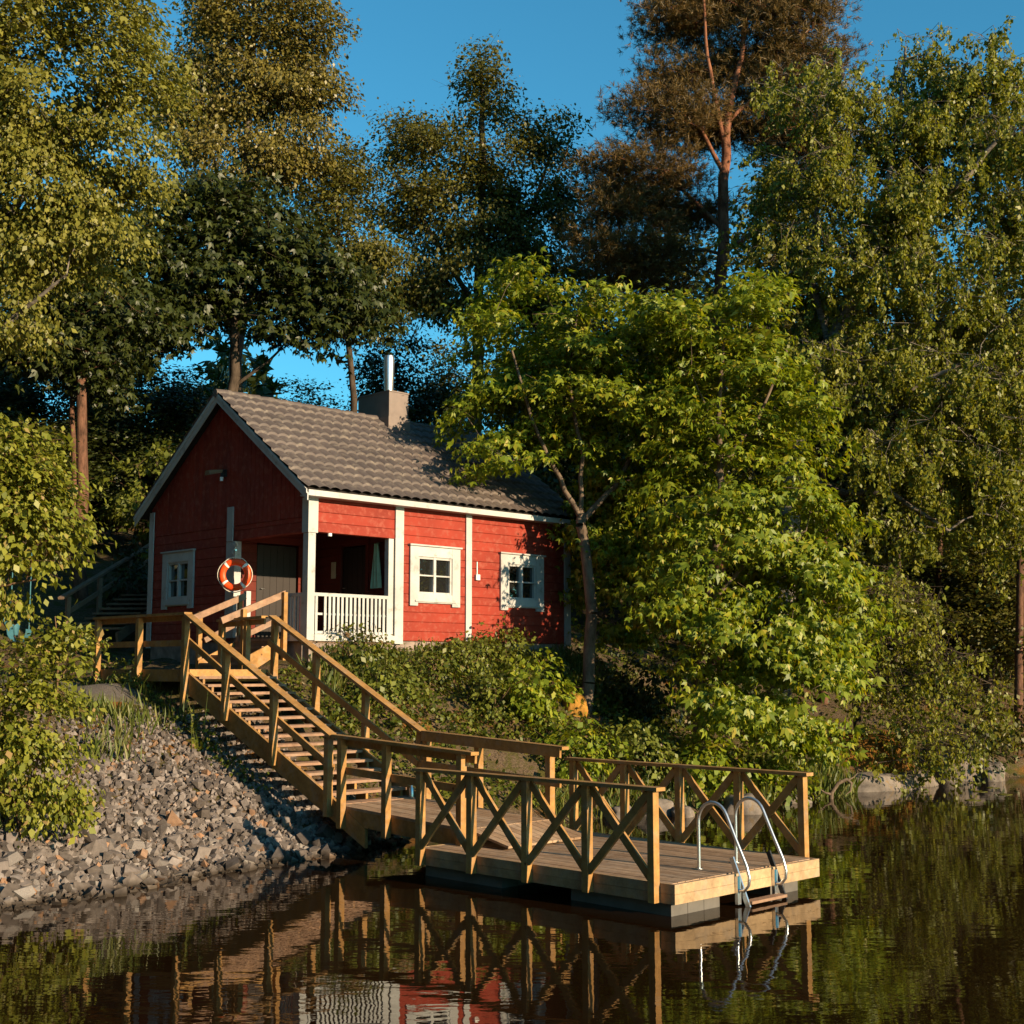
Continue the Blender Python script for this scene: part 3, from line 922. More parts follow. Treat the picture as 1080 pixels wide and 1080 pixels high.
# gangway sloping gently down to the dock
gw = Thing('gangway', 'sloping wooden gangway with plain two-rail railings between the stairs and the floating dock', 'gangway', (-1.85, -5.6, 0.3))
G0, G1, Z0, Z1 = -4.42, -7.05, 0.645, 0.535
def gzl(b_):
    return Z0 + (Z1 - Z0) * (b_ - G0) / (G1 - G0)
mb = MB()
for k in range(12):
    a0 = AL - 0.03 + k * 0.1262
    mb.beam((a0 + 0.059, G0, Z0 - 0.018 - rng.uniform(0, .003)), (a0 + 0.059, G1, Z1 - 0.018), 0.118, 0.036)
gw.part('deck', mb, M['deck'])
mb = MB()
for a in (AL - 0.01, AR + 0.01):
    mb.beam((a, G0, Z0 - 0.14), (a, G1, Z1 - 0.14), 0.05, 0.205)
mb.beam((AL + 0.02, G0 - 0.1, Z0 - 0.14), (AR - 0.02, G0 - 0.1, Z0 - 0.14), 0.05, 0.19).beam((AL + 0.02, G1 + 0.1, Z1 - 0.14), (AR - 0.02, G1 + 0.1, Z1 - 0.14), 0.05, 0.19)
gw.part('joist', mb, R_)
mb = MB()
for k in range(11):
    a0 = AL + 0.01 + k * 0.131
    mb.beam((a0 + 0.06, G1 - 0.005, Z1 - 0.02), (a0 + 0.06, G1 - 0.72, 0.372), 0.122, 0.03)
gw.part('ramp_plate', mb, M['deck'])
for a, s in ((AL - 0.085, -1), (AR + 0.085, 1)):
    gw.part('handrail', MB().beam((a, G0 + 0.02, 1.595), (a, G1 - 0.22, 1.475), 0.135, 0.042), R_)
    gw.part('midrail', MB().beam((a - s * 0.055, G0 + 0.02, 1.535), (a - s * 0.055, G1 - 0.18, 1.415), 0.036, 0.13).beam((a - s * 0.055, G0 + 0.02, 1.13), (a - s * 0.055, G1 - 0.18, 1.01), 0.036, 0.10), R_)
    for b_ in ((-4.56, -5.54, -7.02) if s < 0 else (-4.46, -5.58, -6.98)):
        gw.part('post', MB().box(a - PW / 2, a + PW / 2, b_ - PW / 2, b_ + PW / 2, gzl(b_) - 0.30, gzl(b_) + 0.93), R_)

# floating dock
DA0, DA1, DB0, DB1, ZD = -3.12, -0.53, -10.75, -6.80, 0.334
dk = Thing('floating_dock', 'floating wooden dock with cross-braced railings on its two long sides', 'dock', (-1.8, -8.8, 0.0))
mb = MB()
nbd = 21
wd = (DA1 - DA0) / nbd
for k in range(nbd):
    a0 = DA0 + k * wd
    mb.box(a0 + 0.004, a0 + wd - 0.004, DB0 + 0.047 + rng.uniform(0, .004), DB1, ZD - 0.04 - rng.uniform(0, 0.004), ZD - rng.uniform(0, 0.003))
dk.part('deck', mb, M['deck'])
mb = MB()
hh = 0.098
for i in range(2):
    z1 = ZD + 0.002 - i * (hh + 0.003)
    mb.box(DA0 - 0.046, DA0 - 0.001, DB0, DB1, z1 - hh, z1)
    mb.box(DA1 + 0.001, DA1 + 0.046, DB0, DB1, z1 - hh, z1)
    mb.box(DA0 - 0.045, DA1 + 0.045, DB0 - 0.045, DB0 - 0.001, z1 - hh, z1)
    mb.box(DA0, DA1, DB1 + 0.001, DB1 + 0.045, z1 - hh, z1)
dk.part('fascia', mb, M['fasciawood'])
mb = MB()
for a in np.linspace(DA0 + 0.3, DA1 - 0.3, 4):
    mb.box(a - 0.03, a + 0.03, DB0, DB1, ZD - 0.20, ZD - 0.046)
dk.part('joist', mb, R_)
for b0, b1 in ((DB0 + 0.06, DB0 + 1.46), (DB0 + 2.55, DB1 - 0.05)):
    for a0, a1 in ((DA0 + 0.02, DA0 + 0.85), (DA1 - 0.80, DA1 - 0.25)):
        mb = MB()
        n = max(1, int(round((a1 - a0) / 0.28)))
        for k in range(n):
            mb.box(a0 + k * (a1 - a0) / n + 0.003, a0 + (k + 1) * (a1 - a0) / n - 0.003, b0, b1, -0.25, ZD - 0.205)
        dk.part('float', mb, M['float'])
pos = [DB0 + 0.19 + k * 0.92 for k in range(5)]
ZT = ZD + 0.975
for a, s in ((DA0 - 0.095, -1), (DA1 + 0.093, 1)):
    for k, b_ in enumerate(pos):
        dk.part('post', MB().box(a - 0.046, a + 0.046, b_ - 0.042, b_ + 0.042, ZD - 0.195, ZT - 0.042), R_)
    dk.part('handrail', MB().beam((a, pos[0] - 0.11, ZT - 0.02), (a, pos[4] + 0.09, ZT - 0.02), 0.145, 0.038), R_)
    for k in range(4):
        b0, b1 = pos[k] + 0.044, pos[k + 1] - 0.044
        zl, zh = ZD + 0.03, ZT - 0.07
        dk.part('brace', MB().beam((a + 0.022, b0, zl), (a + 0.022, b1, zh), 0.036, 0.085), R_)
        dk.part('brace', MB().beam((a - 0.022, b0, zh), (a - 0.022, b1, zl), 0.036, 0.085), R_)

# swim ladder at the end of the dock
ld = Thing('swim_ladder', 'steel swimming ladder with two hooped handrails at the end of the dock', 'ladder', (-1.73, -10.8, ZD))
for a in (-2.11, -1.42):
    pts = [(a, -10.30, ZD), (a, -10.30, ZD + 0.52)]
    for i in range(1, 12):
        t = math.pi * i / 12 * 0.93
        pts.append((a, -10.30 - 0.20 * (1 - math.cos(t)), ZD + 0.52 + 0.215 * math.sin(t)))
    pts += [(a, -10.80, ZD + 0.36), (a, -10.93, ZD + 0.10), (a, -10.965, ZD - 0.02), (a, -10.955, ZD - 0.10), (a, -10.90, ZD - 0.165), (a, -10.83, ZD - 0.17)]
    ld.part('handrail', MB().tube(pts, 0.019, 12), M['galv'])
    ld.part('foot_plate', MB().tube([(a, -10.30, ZD + 0.001), (a, -10.30, ZD + 0.012)], 0.045, 14), M['galv'])
    ld.part('bracket', MB().box(a - 0.03, a + 0.03, -10.835, -10.797, 0.02, ZD - 0.02), M['galv'])
    a2 = a + 0.055
    ld.part('side_rail', MB().beam((a2, -10.70, ZD + 0.16), (a2, -11.22, -0.75), 0.022, 0.055, (0, -0.9, 0.4)), M['galv'] if a < -2 else M['darkmetal'])
for k, z in enumerate((0.045, -0.22, -0.48)):
    bq = -10.70 - 0.52 * (ZD + 0.16 - z) / (ZD + 0.16 + 0.75)
    ld.part('step', MB().box(-2.04, -1.38, bq - 0.06, bq + 0.06, z - 0.02, z + 0.01), M['tread'])
# small bottle left on the lowest tread
bt = MB().tube([(-1.17, -4.30, ZL - rise * 15 + 0.012), (-1.17, -4.30, ZL - rise * 15 + 0.13), (-1.17, -4.30, ZL - rise * 15 + 0.16), (-1.17, -4.30, ZL - rise * 15 + 0.20)], [0.038, 0.038, 0.016, 0.016], 12)
solo('bottle', bt, M['galv'], 'small grey bottle standing at the right end of the lowest stair tread', 'bottle', (-1.17, -4.30, ZL - rise * 15 + 0.012))

# old stairs up the slope behind the cottage
hs = Thing('hillside_stairs', 'dark weathered stairs with a handrail climbing the slope left of the cottage', 'stairs', ab(-9.6, 28.6) + (3.2,))
P0, P1 = np.array([*ab(-9.55, 28.4), 3.35]), np.array([*ab(-8.9, 33.0), 4.95])
dv = (P1 - P0)[:2] / np.linalg.norm((P1 - P0)[:2])
sd = np.array([dv[1], -dv[0]])
for i in range(13):
    q = P0 + (P1 - P0) * (i + 0.5) / 13
    p0 = q[:2] + sd * 0.0
    p1 = q[:2] + sd * 1.15
    hs.part('tread', MB().beam((*p0, q[2] - 0.02), (*p1, q[2] - 0.02), 0.30, 0.045), M['oldwood'])
for w in (0.04, 1.11):
    hs.part('stringer', MB().beam((*(P0[:2] + sd * w), P0[2] - 0.16), (*(P1[:2] + sd * w), P1[2] - 0.16), 0.05, 0.22), M['oldwood'])
e0 = -sd * 0.07
hs.part('handrail', MB().beam((*(P0[:2] + e0 - dv * 0.25), P0[2] + 0.68), (*(P1[:2] + e0), P1[2] + 0.78), 0.13, 0.05), M['oldwood'])
hs.part('midrail', MB().beam((*(P0[:2] + e0), P0[2] + 0.36), (*(P1[:2] + e0), P1[2] + 0.40), 0.04, 0.10), M['oldwood'])
for t in (0.02, 0.34, 0.68, 0.98):
    q = P0 + (P1 - P0) * t
    b_ = q[:2] + e0
    hs.part('post', MB().box(b_[0] - 0.045, b_[0] + 0.045, b_[1] - 0.045, b_[1] + 0.045, q[2] - 0.5, q[2] + 0.70), M['oldwood'])
# ------------------------------------------------------------------ plants
def unit(v):
    return v / (np.linalg.norm(v, axis=-1, keepdims=True) + 1e-9)

LEAF_T = {   # templates: along the blade (x), across (y), off the blade (z); quads
    'oval': (np.array([(0, 0, 0), (0.45, 0.34, 0.06), (1, 0, -0.05), (0.45, -0.34, 0.06)]), np.array([(0, 1, 2, 3)])),
    'maple': (np.array([(0, 0, 0), (0.42, 0.20, 0.02), (1, 0, -0.16), (0.42, -0.20, 0.02),
                        (0.02, 0.03, 0), (0.16, 0.36, 0.0), (0.62, 0.62, -0.14), (0.44, 0.20, 0.01),
                        (0.02, -0.03, 0), (0.44, -0.20, 0.01), (0.62, -0.62, -0.14), (0.16, -0.36, 0.0)]),
              np.array([(0, 1, 2, 3), (4, 5, 6, 7), (8, 9, 10, 11)])),
    'blade': (np.array([(0, -0.035, 0), (0, 0.035, 0), (0.6, 0.03, -0.03), (1, 0, -0.16)]), np.array([(0, 3, 2, 1)])),
    'needle': (np.array([(0, -0.04, 0), (0, 0.04, 0), (1, 0.025, 0), (1, -0.025, 0)]), np.array([(0, 3, 2, 1)])),
}

def leaf_arrays(kind, P, D, Nn, S):
    T, Fq = LEAF_T[kind]
    D = unit(D)
    C = unit(np.cross(Nn, D))
    Nn = np.cross(D, C)
    V = P[:, None] + S[:, None, None] * (T[None, :, 0:1] * D[:, None] + T[None, :, 1:2] * C[:, None] + T[None, :, 2:3] * Nn[:, None])
    k = len(T)
    f = (np.arange(len(P)) * k)[:, None, None] + Fq[None]
    return V.reshape(-1, 3), f.reshape(-1, Fq.shape[1])

def frusta(P0, P1, R0, R1, n=5):
    d = unit(P1 - P0)
    ref = np.where(np.abs(d[:, 2:3]) < 0.9, np.array([[0, 0, 1.0]]), np.array([[1.0, 0, 0]]))
    s = unit(np.cross(d, ref))
    t = np.cross(s, d)
    ang = np.arange(n) * 2 * np.pi / n
    ring = s[:, None] * np.cos(ang)[None, :, None] + t[:, None] * np.sin(ang)[None, :, None]
    V = np.concatenate([P0[:, None] + ring * R0[:, None, None], P1[:, None] + ring * R1[:, None, None]], 1)
    o = (np.arange(len(P0)) * 2 * n)[:, None]
    k = np.arange(n)
    f = np.stack([o + k, o + (k + 1) % n, o + n + (k + 1) % n, o + n + k], -1)
    return V.reshape(-1, 3), f.reshape(-1, 4)

def in_ellipsoids(ells, n, rs, hollow=0.35):
    "points spread through the union of ellipsoids (c, r), pushed outwards so the shell carries most leaves"
    vol = np.array([e[1][0] * e[1][1] * e[1][2] for e in ells]) ** 0.72
    cnt = np.maximum(1, np.round(n * vol / vol.sum()).astype(int))
    out = []
    for (c, r), k in zip(ells, cnt):
        d = unit(rs.normal(size=(k, 3)))
        rad = rs.uniform(hollow, 1, size=(k, 1)) ** 0.6 * (0.92 + np.abs(rs.normal(0, 0.20, (k, 1))))
        out.append(c + d * rad * r)
    return np.concatenate(out)

def skeleton(trunks, clusters, rs, up=0.35, droop=0.0):
    "trunks: list of polylines [(p, r)...]; joins every cluster to the nearest suitable node; returns nodes, parents, base radii"
    nodes, par, rad, plen = [], [], [], []
    for tr in trunks:
        prev = -1
        pts = tr['pts']
        for i, (p_, r_) in enumerate(pts):
            if i == 0 and 'join' in tr and nodes:
                j = int(np.argmin(np.linalg.norm(np.array(nodes) - p_, axis=1)))
                prev = j
            p_ = np.array(p_, float)
            nodes.append(p_); par.append(prev); rad.append(r_); plen.append(0 if i < 2 and 'join' not in tr else 0.4 * i)
            prev = len(nodes) - 1
    nt0 = len(nodes)
    order = np.argsort(np.min(np.linalg.norm(clusters[:, None] - np.array(nodes)[None], axis=2), axis=1))
    ends = np.zeros(len(clusters), int)
    skip0 = 1
    for ci in order:
        c = clusters[ci]
        Pn = np.array(nodes)
        d = c - Pn
        dist = np.linalg.norm(d, axis=1)
        cost = dist * (1 + 0.9 * np.clip(-d[:, 2] / (dist + 1e-6), 0, 1)) + 0.12 * np.array(plen)
        cost[:skip0] += 2.0
        j = int(np.argmin(cost))
        p0 = Pn[j]
        L = dist[j]
        k = max(2, min(5, int(L / 0.45) + 1))
        mid = (p0 + c) / 2 + np.array([0, 0, up * L * 0.35]) + rs.normal(size=3) * L * 0.07
        prev = j
        for q in range(1, k + 1):
            t = q / k
            pt = (1 - t) ** 2 * p0 + 2 * t * (1 - t) * mid + t * t * c
            if q < k:
                pt = pt + rs.normal(size=3) * L * 0.02
            nodes.append(pt); par.append(prev); rad.append(0.0); plen.append(plen[j] + L * t)
            prev = len(nodes) - 1
        ends[ci] = prev
    return np.array(nodes), np.array(par), np.array(rad), ends, nt0

def build_tree(name, label, cat, base, trunks, ells, nclus, leaf, bark, lmat, seed, per=110, size=0.085, spread=(0.45, 0.22), kind='broad',
               group=None, twigs=3, tip=0.007, hollow=0.35, droop=0.5, up=0.35, clusters=None):
    rs = np.random.RandomState(seed)
    base = np.array(base, float)
    cl = in_ellipsoids(ells, nclus, rs, hollow) if clusters is None else clusters
    nodes, par, rad, ends, nt0 = skeleton(trunks, cl, rs, up)
    # branch radii by the pipe model
    acc = np.zeros(len(nodes))
    for i in range(len(nodes) - 1, -1, -1):
        if acc[i] == 0:
            acc[i] = tip ** 2.1
        if par[i] >= 0:
            acc[par[i]] += acc[i]
    r = acc ** (1 / 2.1)
    isn = np.arange(len(nodes)) < nt0
    r = np.where(isn, rad, np.minimum(r, 0.6 * rad[:nt0].max()))
    for i in range(nt0, len(nodes)):
        if par[i] >= 0:
            r[i] = min(r[i], r[par[i]] * 0.95)
    ed = np.where(par >= 0)[0]
    big = ed[ed < nt0]
    sm = ed[ed >= nt0]
    parts_v, parts_f, off = [], [], 0
    def add(V, f):
        nonlocal off
        parts_v.append(V); parts_f.append(f + off); off += len(V)
    if len(big):
        add(*frusta(nodes[par[big]], nodes[big], r[par[big]], r[big], 10))
    if len(sm):
        pr_ = np.minimum(r[par[sm]], r[sm] * 1.35)
        add(*frusta(nodes[par[sm]], nodes[sm], pr_, r[sm], 5))
    # leaves
    K = len(cl)
    cen = cl.mean(0)
    sx, sz = spread
    n_each = np.maximum(8, (per * rs.uniform(0.45, 1.5, K)).astype(int))
    ci = np.repeat(np.arange(K), n_each)
    n = len(ci)
    if kind in ('broad', 'maple'):
        off3 = rs.normal(size=(n, 3)) * np.array([sx, sx, sz])
        off3 = np.clip(off3, -2.1 * sx, 2.1 * sx)
        # pads lean a little towards the outside of the crown
        tilt = unit(cl - cen)
        off3[:, 2] -= 0.35 * (off3[:, 0] * tilt[ci, 0] + off3[:, 1] * tilt[ci, 1])
        P = cl[ci] + off3
        out = unit(off3 * np.array([1, 1, 0.3]) + 0.5 * tilt[ci])
        D = out * 0.7 + rs.normal(size=(n, 3)) * 0.5 + np.array([0, 0, -droop - 0.25])
        Nn = np.array([0, 0, 0.55]) + 0.8 * out + rs.normal(size=(n, 3)) * 0.45
        S = size * np.clip(rs.lognormal(-0.05, 0.36, n), 0.4, 1.9)
        V, f = leaf_arrays('maple' if kind == 'maple' else 'oval', P, D, Nn, S)
    elif kind == 'weep':
        ns = 7
        st0 = rs.normal(size=(K * ns, 3)) * np.array([sx, sx, sz * 0.6]) + np.repeat(cl, ns, 0)
        Ls = rs.uniform(0.25, 1.15, K * ns)
        si = ci * ns + rs.randint(0, ns, n)
        t = rs.uniform(0, 1, n) ** 0.8
        sway = rs.normal(size=(K * ns, 2)) * 0.22
        P = st0[si].copy()
        P[:, 2] -= t * Ls[si]
        P[:, :2] += sway[si] * t[:, None] + rs.normal(size=(n, 2)) * 0.055
        D = rs.normal(size=(n, 3)) * 0.55 + np.array([0, 0, -0.9])
        Nn = rs.normal(size=(n, 3)) * 0.8 + np.array([0, 0, 0.25])
        S = size * np.clip(rs.lognormal(-0.05, 0.36, n), 0.4, 1.9)
        V, f = leaf_arrays('oval', P, D, Nn, S)
        p0 = st0
        p1 = st0.copy()
        p1[:, 2] -= Ls * 0.9
        p1[:, :2] += sway * 0.9
        c0_ = np.repeat(cl, ns, 0)
        add(*frusta(c0_, p0, np.full(len(p0), 0.007), np.full(len(p0), 0.006), 3))
        add(*frusta(p0, p1, np.full(len(p0), 0.006), np.full(len(p0), 0.002), 3))
    elif kind == 'pine':
        nb_ = 19
        tuft = rs.normal(size=(n, 3)) * np.array([sx, sx, sz]) + cl[ci]
        tdir = unit(rs.normal(size=(n, 3)) * 0.6 + np.array([0, 0, 0.5]) + 0.6 * unit(tuft - cl[ci]))
        ti = np.repeat(np.arange(n), nb_)
        P = tuft[ti] + tdir[ti] * rs.uniform(0, 0.10, (len(ti), 1))
        D = tdir[ti] * 0.7 + rs.normal(size=(len(ti), 3)) * 0.55
        Nn = rs.normal(size=(len(ti), 3))
        S = size * rs.uniform(0.7, 1.25, len(ti))
        V, f = leaf_arrays('needle', P, D, Nn, S)
    # twigs inside each pad
    if twigs and kind in ('broad', 'maple', 'pine'):
        tw = []
        for k in range(twigs):
            d_ = rs.normal(size=(K, 3)) * np.array([sx, sx, sz]) * 1.1
            tw.append((cl, cl + d_))
        add(*frusta(np.concatenate([q[0] for q in tw]), np.concatenate([q[1] for q in tw]), np.full(K * twigs, tip * 0.8), np.full(K * twigs, 0.0025), 3))
    e = bpy.data.objects.new(name, None)
    COL.objects.link(e)
    e.location = base
    tag(e, label, cat, group)
    TV = np.concatenate(parts_v) - base
    link('trunk', fast_mesh('trunk', TV, np.concatenate(parts_f), True), bark, e)
    link('crown', fast_mesh('crown', V - base, f), lmat, e)
    return e

def els(Y, *specs):
    "crown lobes (px, py, rx, ry[, dY, depth]) at distance Y -> world ellipsoids with their own depth"
    out = []
    for s in specs:
        px, py, rx, ry = s[:4]
        y = Y + (s[4] if len(s) > 4 else 0)
        k = y / F
        dep = s[5] if len(s) > 5 else 0.5 * (rx + ry) * k
        out.append((at(px, py, y), np.array([rx * k, dep, ry * k])))
    return out

def stem(Y, pts, rs, join=False, dY=0.0, grounded=False):
    "polyline through photo pixels at distance Y; the first point is sunk into the ground if grounded"
    res = []
    n = len(pts)
    rsd = np.random.RandomState(len(pts) * 7 + 500 + int(pts[0][0]))
    for i in range(n - 1):
        for t in (0.0, 0.34, 0.67):
            px = pts[i][0] + (pts[i + 1][0] - pts[i][0]) * t
            py = pts[i][1] + (pts[i + 1][1] - pts[i][1]) * t
            r_ = rs[0] + (rs[-1] - rs[0]) * (i + t) / (n - 1)
            res.append((at(px, py, Y + dY * (i + t) / (n - 1)) + (rsd.normal(size=3) * 0.25 * r_ if (i or t) else 0), r_))
    res.append((at(pts[-1][0], pts[-1][1], Y + dY), rs[-1]))
    if grounded:
        p = res[0][0].copy()
        g = gz(p[0], p[1])
        if p[2] > g - 0.15:
            q = p.copy()
            q[2] = g - 0.15
            res.insert(0, (q, rs[0] * 1.35))
    d = dict(pts=res)
    if join:
        d['join'] = True
    return d

def based(tr):
    p = tr[0]['pts'][0][0]
    return (p[0], p[1], gz(p[0], p[1]))

# --- maples in front of the cottage's right end
tr = [stem(26.8, [(617, 757), (624, 650), (613, 560), (612, 540)], (0.135, 0.09), grounded=True),
      stem(26.8, [(612, 545), (590, 505), (560, 440), (540, 370)], (0.06, 0.025), join=True, dY=-0.3),
      stem(26.8, [(612, 545), (614, 480), (600, 400), (610, 320)], (0.055, 0.02), join=True, dY=-.4),
      stem(26.8, [(614, 550), (650, 510), (690, 440), (720, 380)], (0.07, 0.025), join=True, dY=0.2)]
build_tree('maple_tree', 'bright green maple with forked trunk standing before the right end of the cottage', 'tree', based(tr), tr,
           els(26.8, (548, 335, 50, 48, 1.8), (522, 385, 42, 40, 1.5), (498, 440, 34, 30, .7), (560, 440, 45, 34, .7), (650, 535, 45, 36, 1.6), (642, 605, 42, 38, 1.6), (695, 575, 45, 42, 1.0), (540, 480, 42, 34), (590, 410, 58, 60, .8), (640, 340, 55, 45, -.2), (640, 440, 72, 60), (690, 500, 55, 45, .8), (628, 600, 42, 42, 1.2), (660, 570, 55, 50, 1.4), (655, 640, 40, 34, 1.4)),
           175, 'maple', M['bark_maple'], M['leaf_maple'], 11, per=165, size=0.122, spread=(0.30, 0.10), hollow=0.5, kind='maple', droop=0.55, tip=0.006)
tr = [stem(25.6, [(737, 760), (745, 640), (762, 540), (758, 430), (765, 350)], (0.11, 0.03), grounded=True),
      stem(25.6, [(745, 640), (790, 590), (850, 560)], (0.05, 0.02), join=True, dY=-0.5),
      stem(25.6, [(755, 500), (800, 440), (830, 370)], (0.05, 0.02), join=True)]
build_tree('maple_tree', 'large bright green maple with drooping boughs beside the dock railing', 'tree', based(tr), tr,
           els(25.6, (750, 335, 70, 40), (810, 340, 42, 45, .3), (770, 420, 75, 55, .3), (835, 440, 45, 55, .3), (720, 440, 45, 50, .6), (700, 370, 40, 40, .8), (740, 520, 70, 50), (830, 540, 60, 45), (770, 610, 80, 45, -0.4), (850, 620, 65, 38, -.2), (720, 665, 50, 38, -.5), (800, 680, 70, 42, -0.8), (850, 735, 55, 42, -1.0), (780, 750, 55, 38, -1.0), (890, 660, 40, 30, -.4), (875, 780, 30, 22, -1.2)),
           190, 'maple', M['bark_maple'], M['leaf_maple'], 12, per=165, size=0.122, spread=(0.31, 0.10), hollow=0.5, kind='maple', droop=0.55, tip=0.006)
# --- tall birch on the right
tr = [stem(31, [(822, 735), (826, 600), (830, 510), (852, 440), (876, 370), (905, 300), (925, 262)], (0.30, 0.15), grounded=True),
      stem(31, [(925, 262), (960, 232), (1015, 190), (1050, 150)], (0.14, 0.05), join=True, dY=-1.2),
      stem(31, [(905, 300), (935, 200), (950, 110), (955, 50)], (0.10, 0.03), join=True, dY=1.0),
      stem(31, [(852, 440), (900, 420), (960, 410), (1020, 380)], (0.11, 0.04), join=True, dY=-1.6),
      stem(31, [(838, 500), (890, 520), (940, 520), (1000, 560)], (0.10, 0.04), join=True, dY=-1.8),
      stem(31, [(876, 370), (850, 280), (870, 180), (860, 110)], (0.09, 0.03), join=True, dY=0.6)]
build_tree('birch_tree', 'tall spreading birch with hanging twigs filling the right of the view', 'tree', based(tr), tr,
           els(31, (1060, 120, 50, 60, .6), (990, 95, 40, 40, .8), (955, 55, 34, 34, 1.0), (1035, 80, 40, 40, .5), (880, 110, 40, 45), (850, 95, 30, 30, 1), (825, 190, 35, 45, 1.5), (815, 270, 35, 40, 1.5), (840, 350, 35, 45, .8), (940, 130, 50, 50, .8), (1010, 150, 65, 55), (860, 200, 45, 50), (920, 215, 60, 50), (1000, 230, 80, 55), (1080, 180, 60, 70), (880, 300, 50, 55), (960, 310, 85, 55, -.3), (1060, 310, 70, 70, -.4), (900, 390, 55, 45, -.6), (990, 400, 80, 55, -.8), (1070, 430, 55, 65, -.8), (920, 470, 60, 40, -1), (1010, 500, 75, 50, -1.0), (1060, 540, 50, 50, -1), (940, 550, 45, 34, -1)),
           450, 'weep', M['bark_birch'], M['leaf_birch'], 13, per=450, size=0.088, spread=(0.40, 0.30), kind='weep', tip=0.006, up=0.5)
for (px_, y0, y1, Y_, r_, mt_, lab_, sd_) in ((868, 720, 380, 34.0, 0.10, 'bark_redshade', 'slim reddish bare trunk standing in the shade right of the big maple', 61), (945, 720, 360, 35.0, 0.12, 'bark_dark', 'slim dark bare trunk in the shade behind the young birch', 62),
                                        (990, 730, 350, 36.0, 0.10, 'bark_redshade', 'slim bare trunk deep in the shade right of the young birch', 63), (1074, 760, 330, 33.0, 0.11, 'bark_redshade', 'bare reddish trunk at the right edge above the water', 64)):
    tr = [stem(Y_, [(px_, y0), (px_ + 2, (y0 + y1) / 2), (px_ - 3, y1)], (r_, r_ * 0.5), grounded=True)]
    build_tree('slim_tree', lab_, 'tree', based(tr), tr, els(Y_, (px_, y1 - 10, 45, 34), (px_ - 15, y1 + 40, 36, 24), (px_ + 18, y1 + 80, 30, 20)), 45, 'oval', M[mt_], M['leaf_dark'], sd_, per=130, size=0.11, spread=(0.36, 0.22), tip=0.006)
# --- young drooping tree over the far shore
tr = [stem(29.5, [(905, 768), (902, 700), (910, 640), (925, 600)], (0.10, 0.03), grounded=True),
      stem(29.5, [(908, 650), (960, 660), (1000, 700)], (0.035, 0.012), join=True, dY=-.6)]
build_tree('young_birch', 'young birch drooping over the water at the far right shore', 'tree', based(tr), tr,
           els(29.5, (925, 620, 45, 35), (905, 690, 35, 28), (965, 650, 45, 32, -.4), (1000, 700, 40, 30, -.6), (960, 735, 36, 32, -.8), (990, 770, 28, 24, -1.0), (950, 790, 24, 18, -1.1), (1035, 725, 25, 20, -.6)),
           75, 'weep', M['bark_dark'], M['leaf_birch'], 14, per=150, size=0.085, spread=(0.35, 0.22), kind='weep', tip=0.005, up=0.5)
# --- Scots pine
tr = [stem(36, [(757, 700), (759, 500), (760, 290), (763, 190), (768, 120)], (0.22, 0.12), grounded=True),
      stem(36, [(768, 120), (782, 60), (788, -10), (790, -60)], (0.095, 0.04), join=True),
      stem(36, [(764, 150), (752, 95), (744, 40), (740, -30)], (0.075, 0.035), join=True, dY=-.5),
      stem(36, [(761, 268), (790, 248), (830, 225), (845, 200)], (0.09, 0.04), join=True, dY=-.6),
      stem(36, [(762, 180), (730, 120), (700, 90)], (0.07, 0.03), join=True),
      stem(36, [(761, 240), (720, 200), (680, 190)], (0.07, 0.03), join=True, dY=.5),
      stem(36, [(766, 130), (810, 90), (840, 60)], (0.06, 0.03), join=True)]
build_tree('pine_tree', 'tall pine with a bare orange trunk rising behind the maples', 'tree', based(tr), tr,
           els(36, (770, -10, 70, 40, 1.2), (715, 20, 35, 34, .6), (835, 20, 45, 40), (725, 80, 40, 24, 1.2), (700, 125, 50, 28), (845, 80, 40, 28), (800, 120, 50, 28, .8), (860, 140, 35, 30), (740, 140, 40, 18, 1.4), (780, 60, 50, 22, 1.5), (690, 180, 50, 22), (650, 215, 42, 24), (720, 225, 40, 20, .8), (665, 262, 55, 24), (830, 150, 30, 25, .8), (640, 170, 22, 18), (700, 290, 45, 20, .5), (845, 200, 35, 22)),
           360, 'needle', M['bark_pine'], M['needles'], 15, per=62, size=0.15, spread=(0.42, 0.15), kind='pine', tip=0.012, up=0.2)
# --- trees behind the cottage
tr = [stem(40, [(500, 560), (503, 400), (507, 250), (508, 130), (508, 70)], (0.24, 0.04), grounded=True),
      stem(40, [(505, 330), (450, 240), (410, 170)], (0.10, 0.03), join=True),
      stem(40, [(506, 300), (560, 220), (590, 140)], (0.10, 0.03), join=True)]
build_tree('aspen_tree', 'olive green aspen with a narrow top between the chimney and the pine', 'tree', based(tr), tr,
           els(40, (508, 78, 26, 28), (500, 120, 28, 22), (425, 150, 30, 32), (465, 170, 45, 40), (575, 140, 28, 28), (545, 185, 50, 36), (600, 190, 30, 26), (480, 230, 65, 40), (560, 245, 60, 42), (420, 215, 25, 30), (500, 300, 80, 45), (430, 290, 40, 40), (590, 300, 50, 45)),
           250, 'oval', M['bark_dark'], M['leaf_mid'], 16, per=300, size=0.105, spread=(0.36, 0.22), tip=0.008)
tr = [stem(38, [(250, 560), (250, 380), (255, 250), (262, 130), (268, 20), (270, -80)], (0.22, 0.05), grounded=True),
      stem(38, [(255, 230), (300, 130), (330, 60)], (0.09, 0.03), join=True),
      stem(38, [(254, 260), (220, 150), (205, 60)], (0.08, 0.03), join=True)]
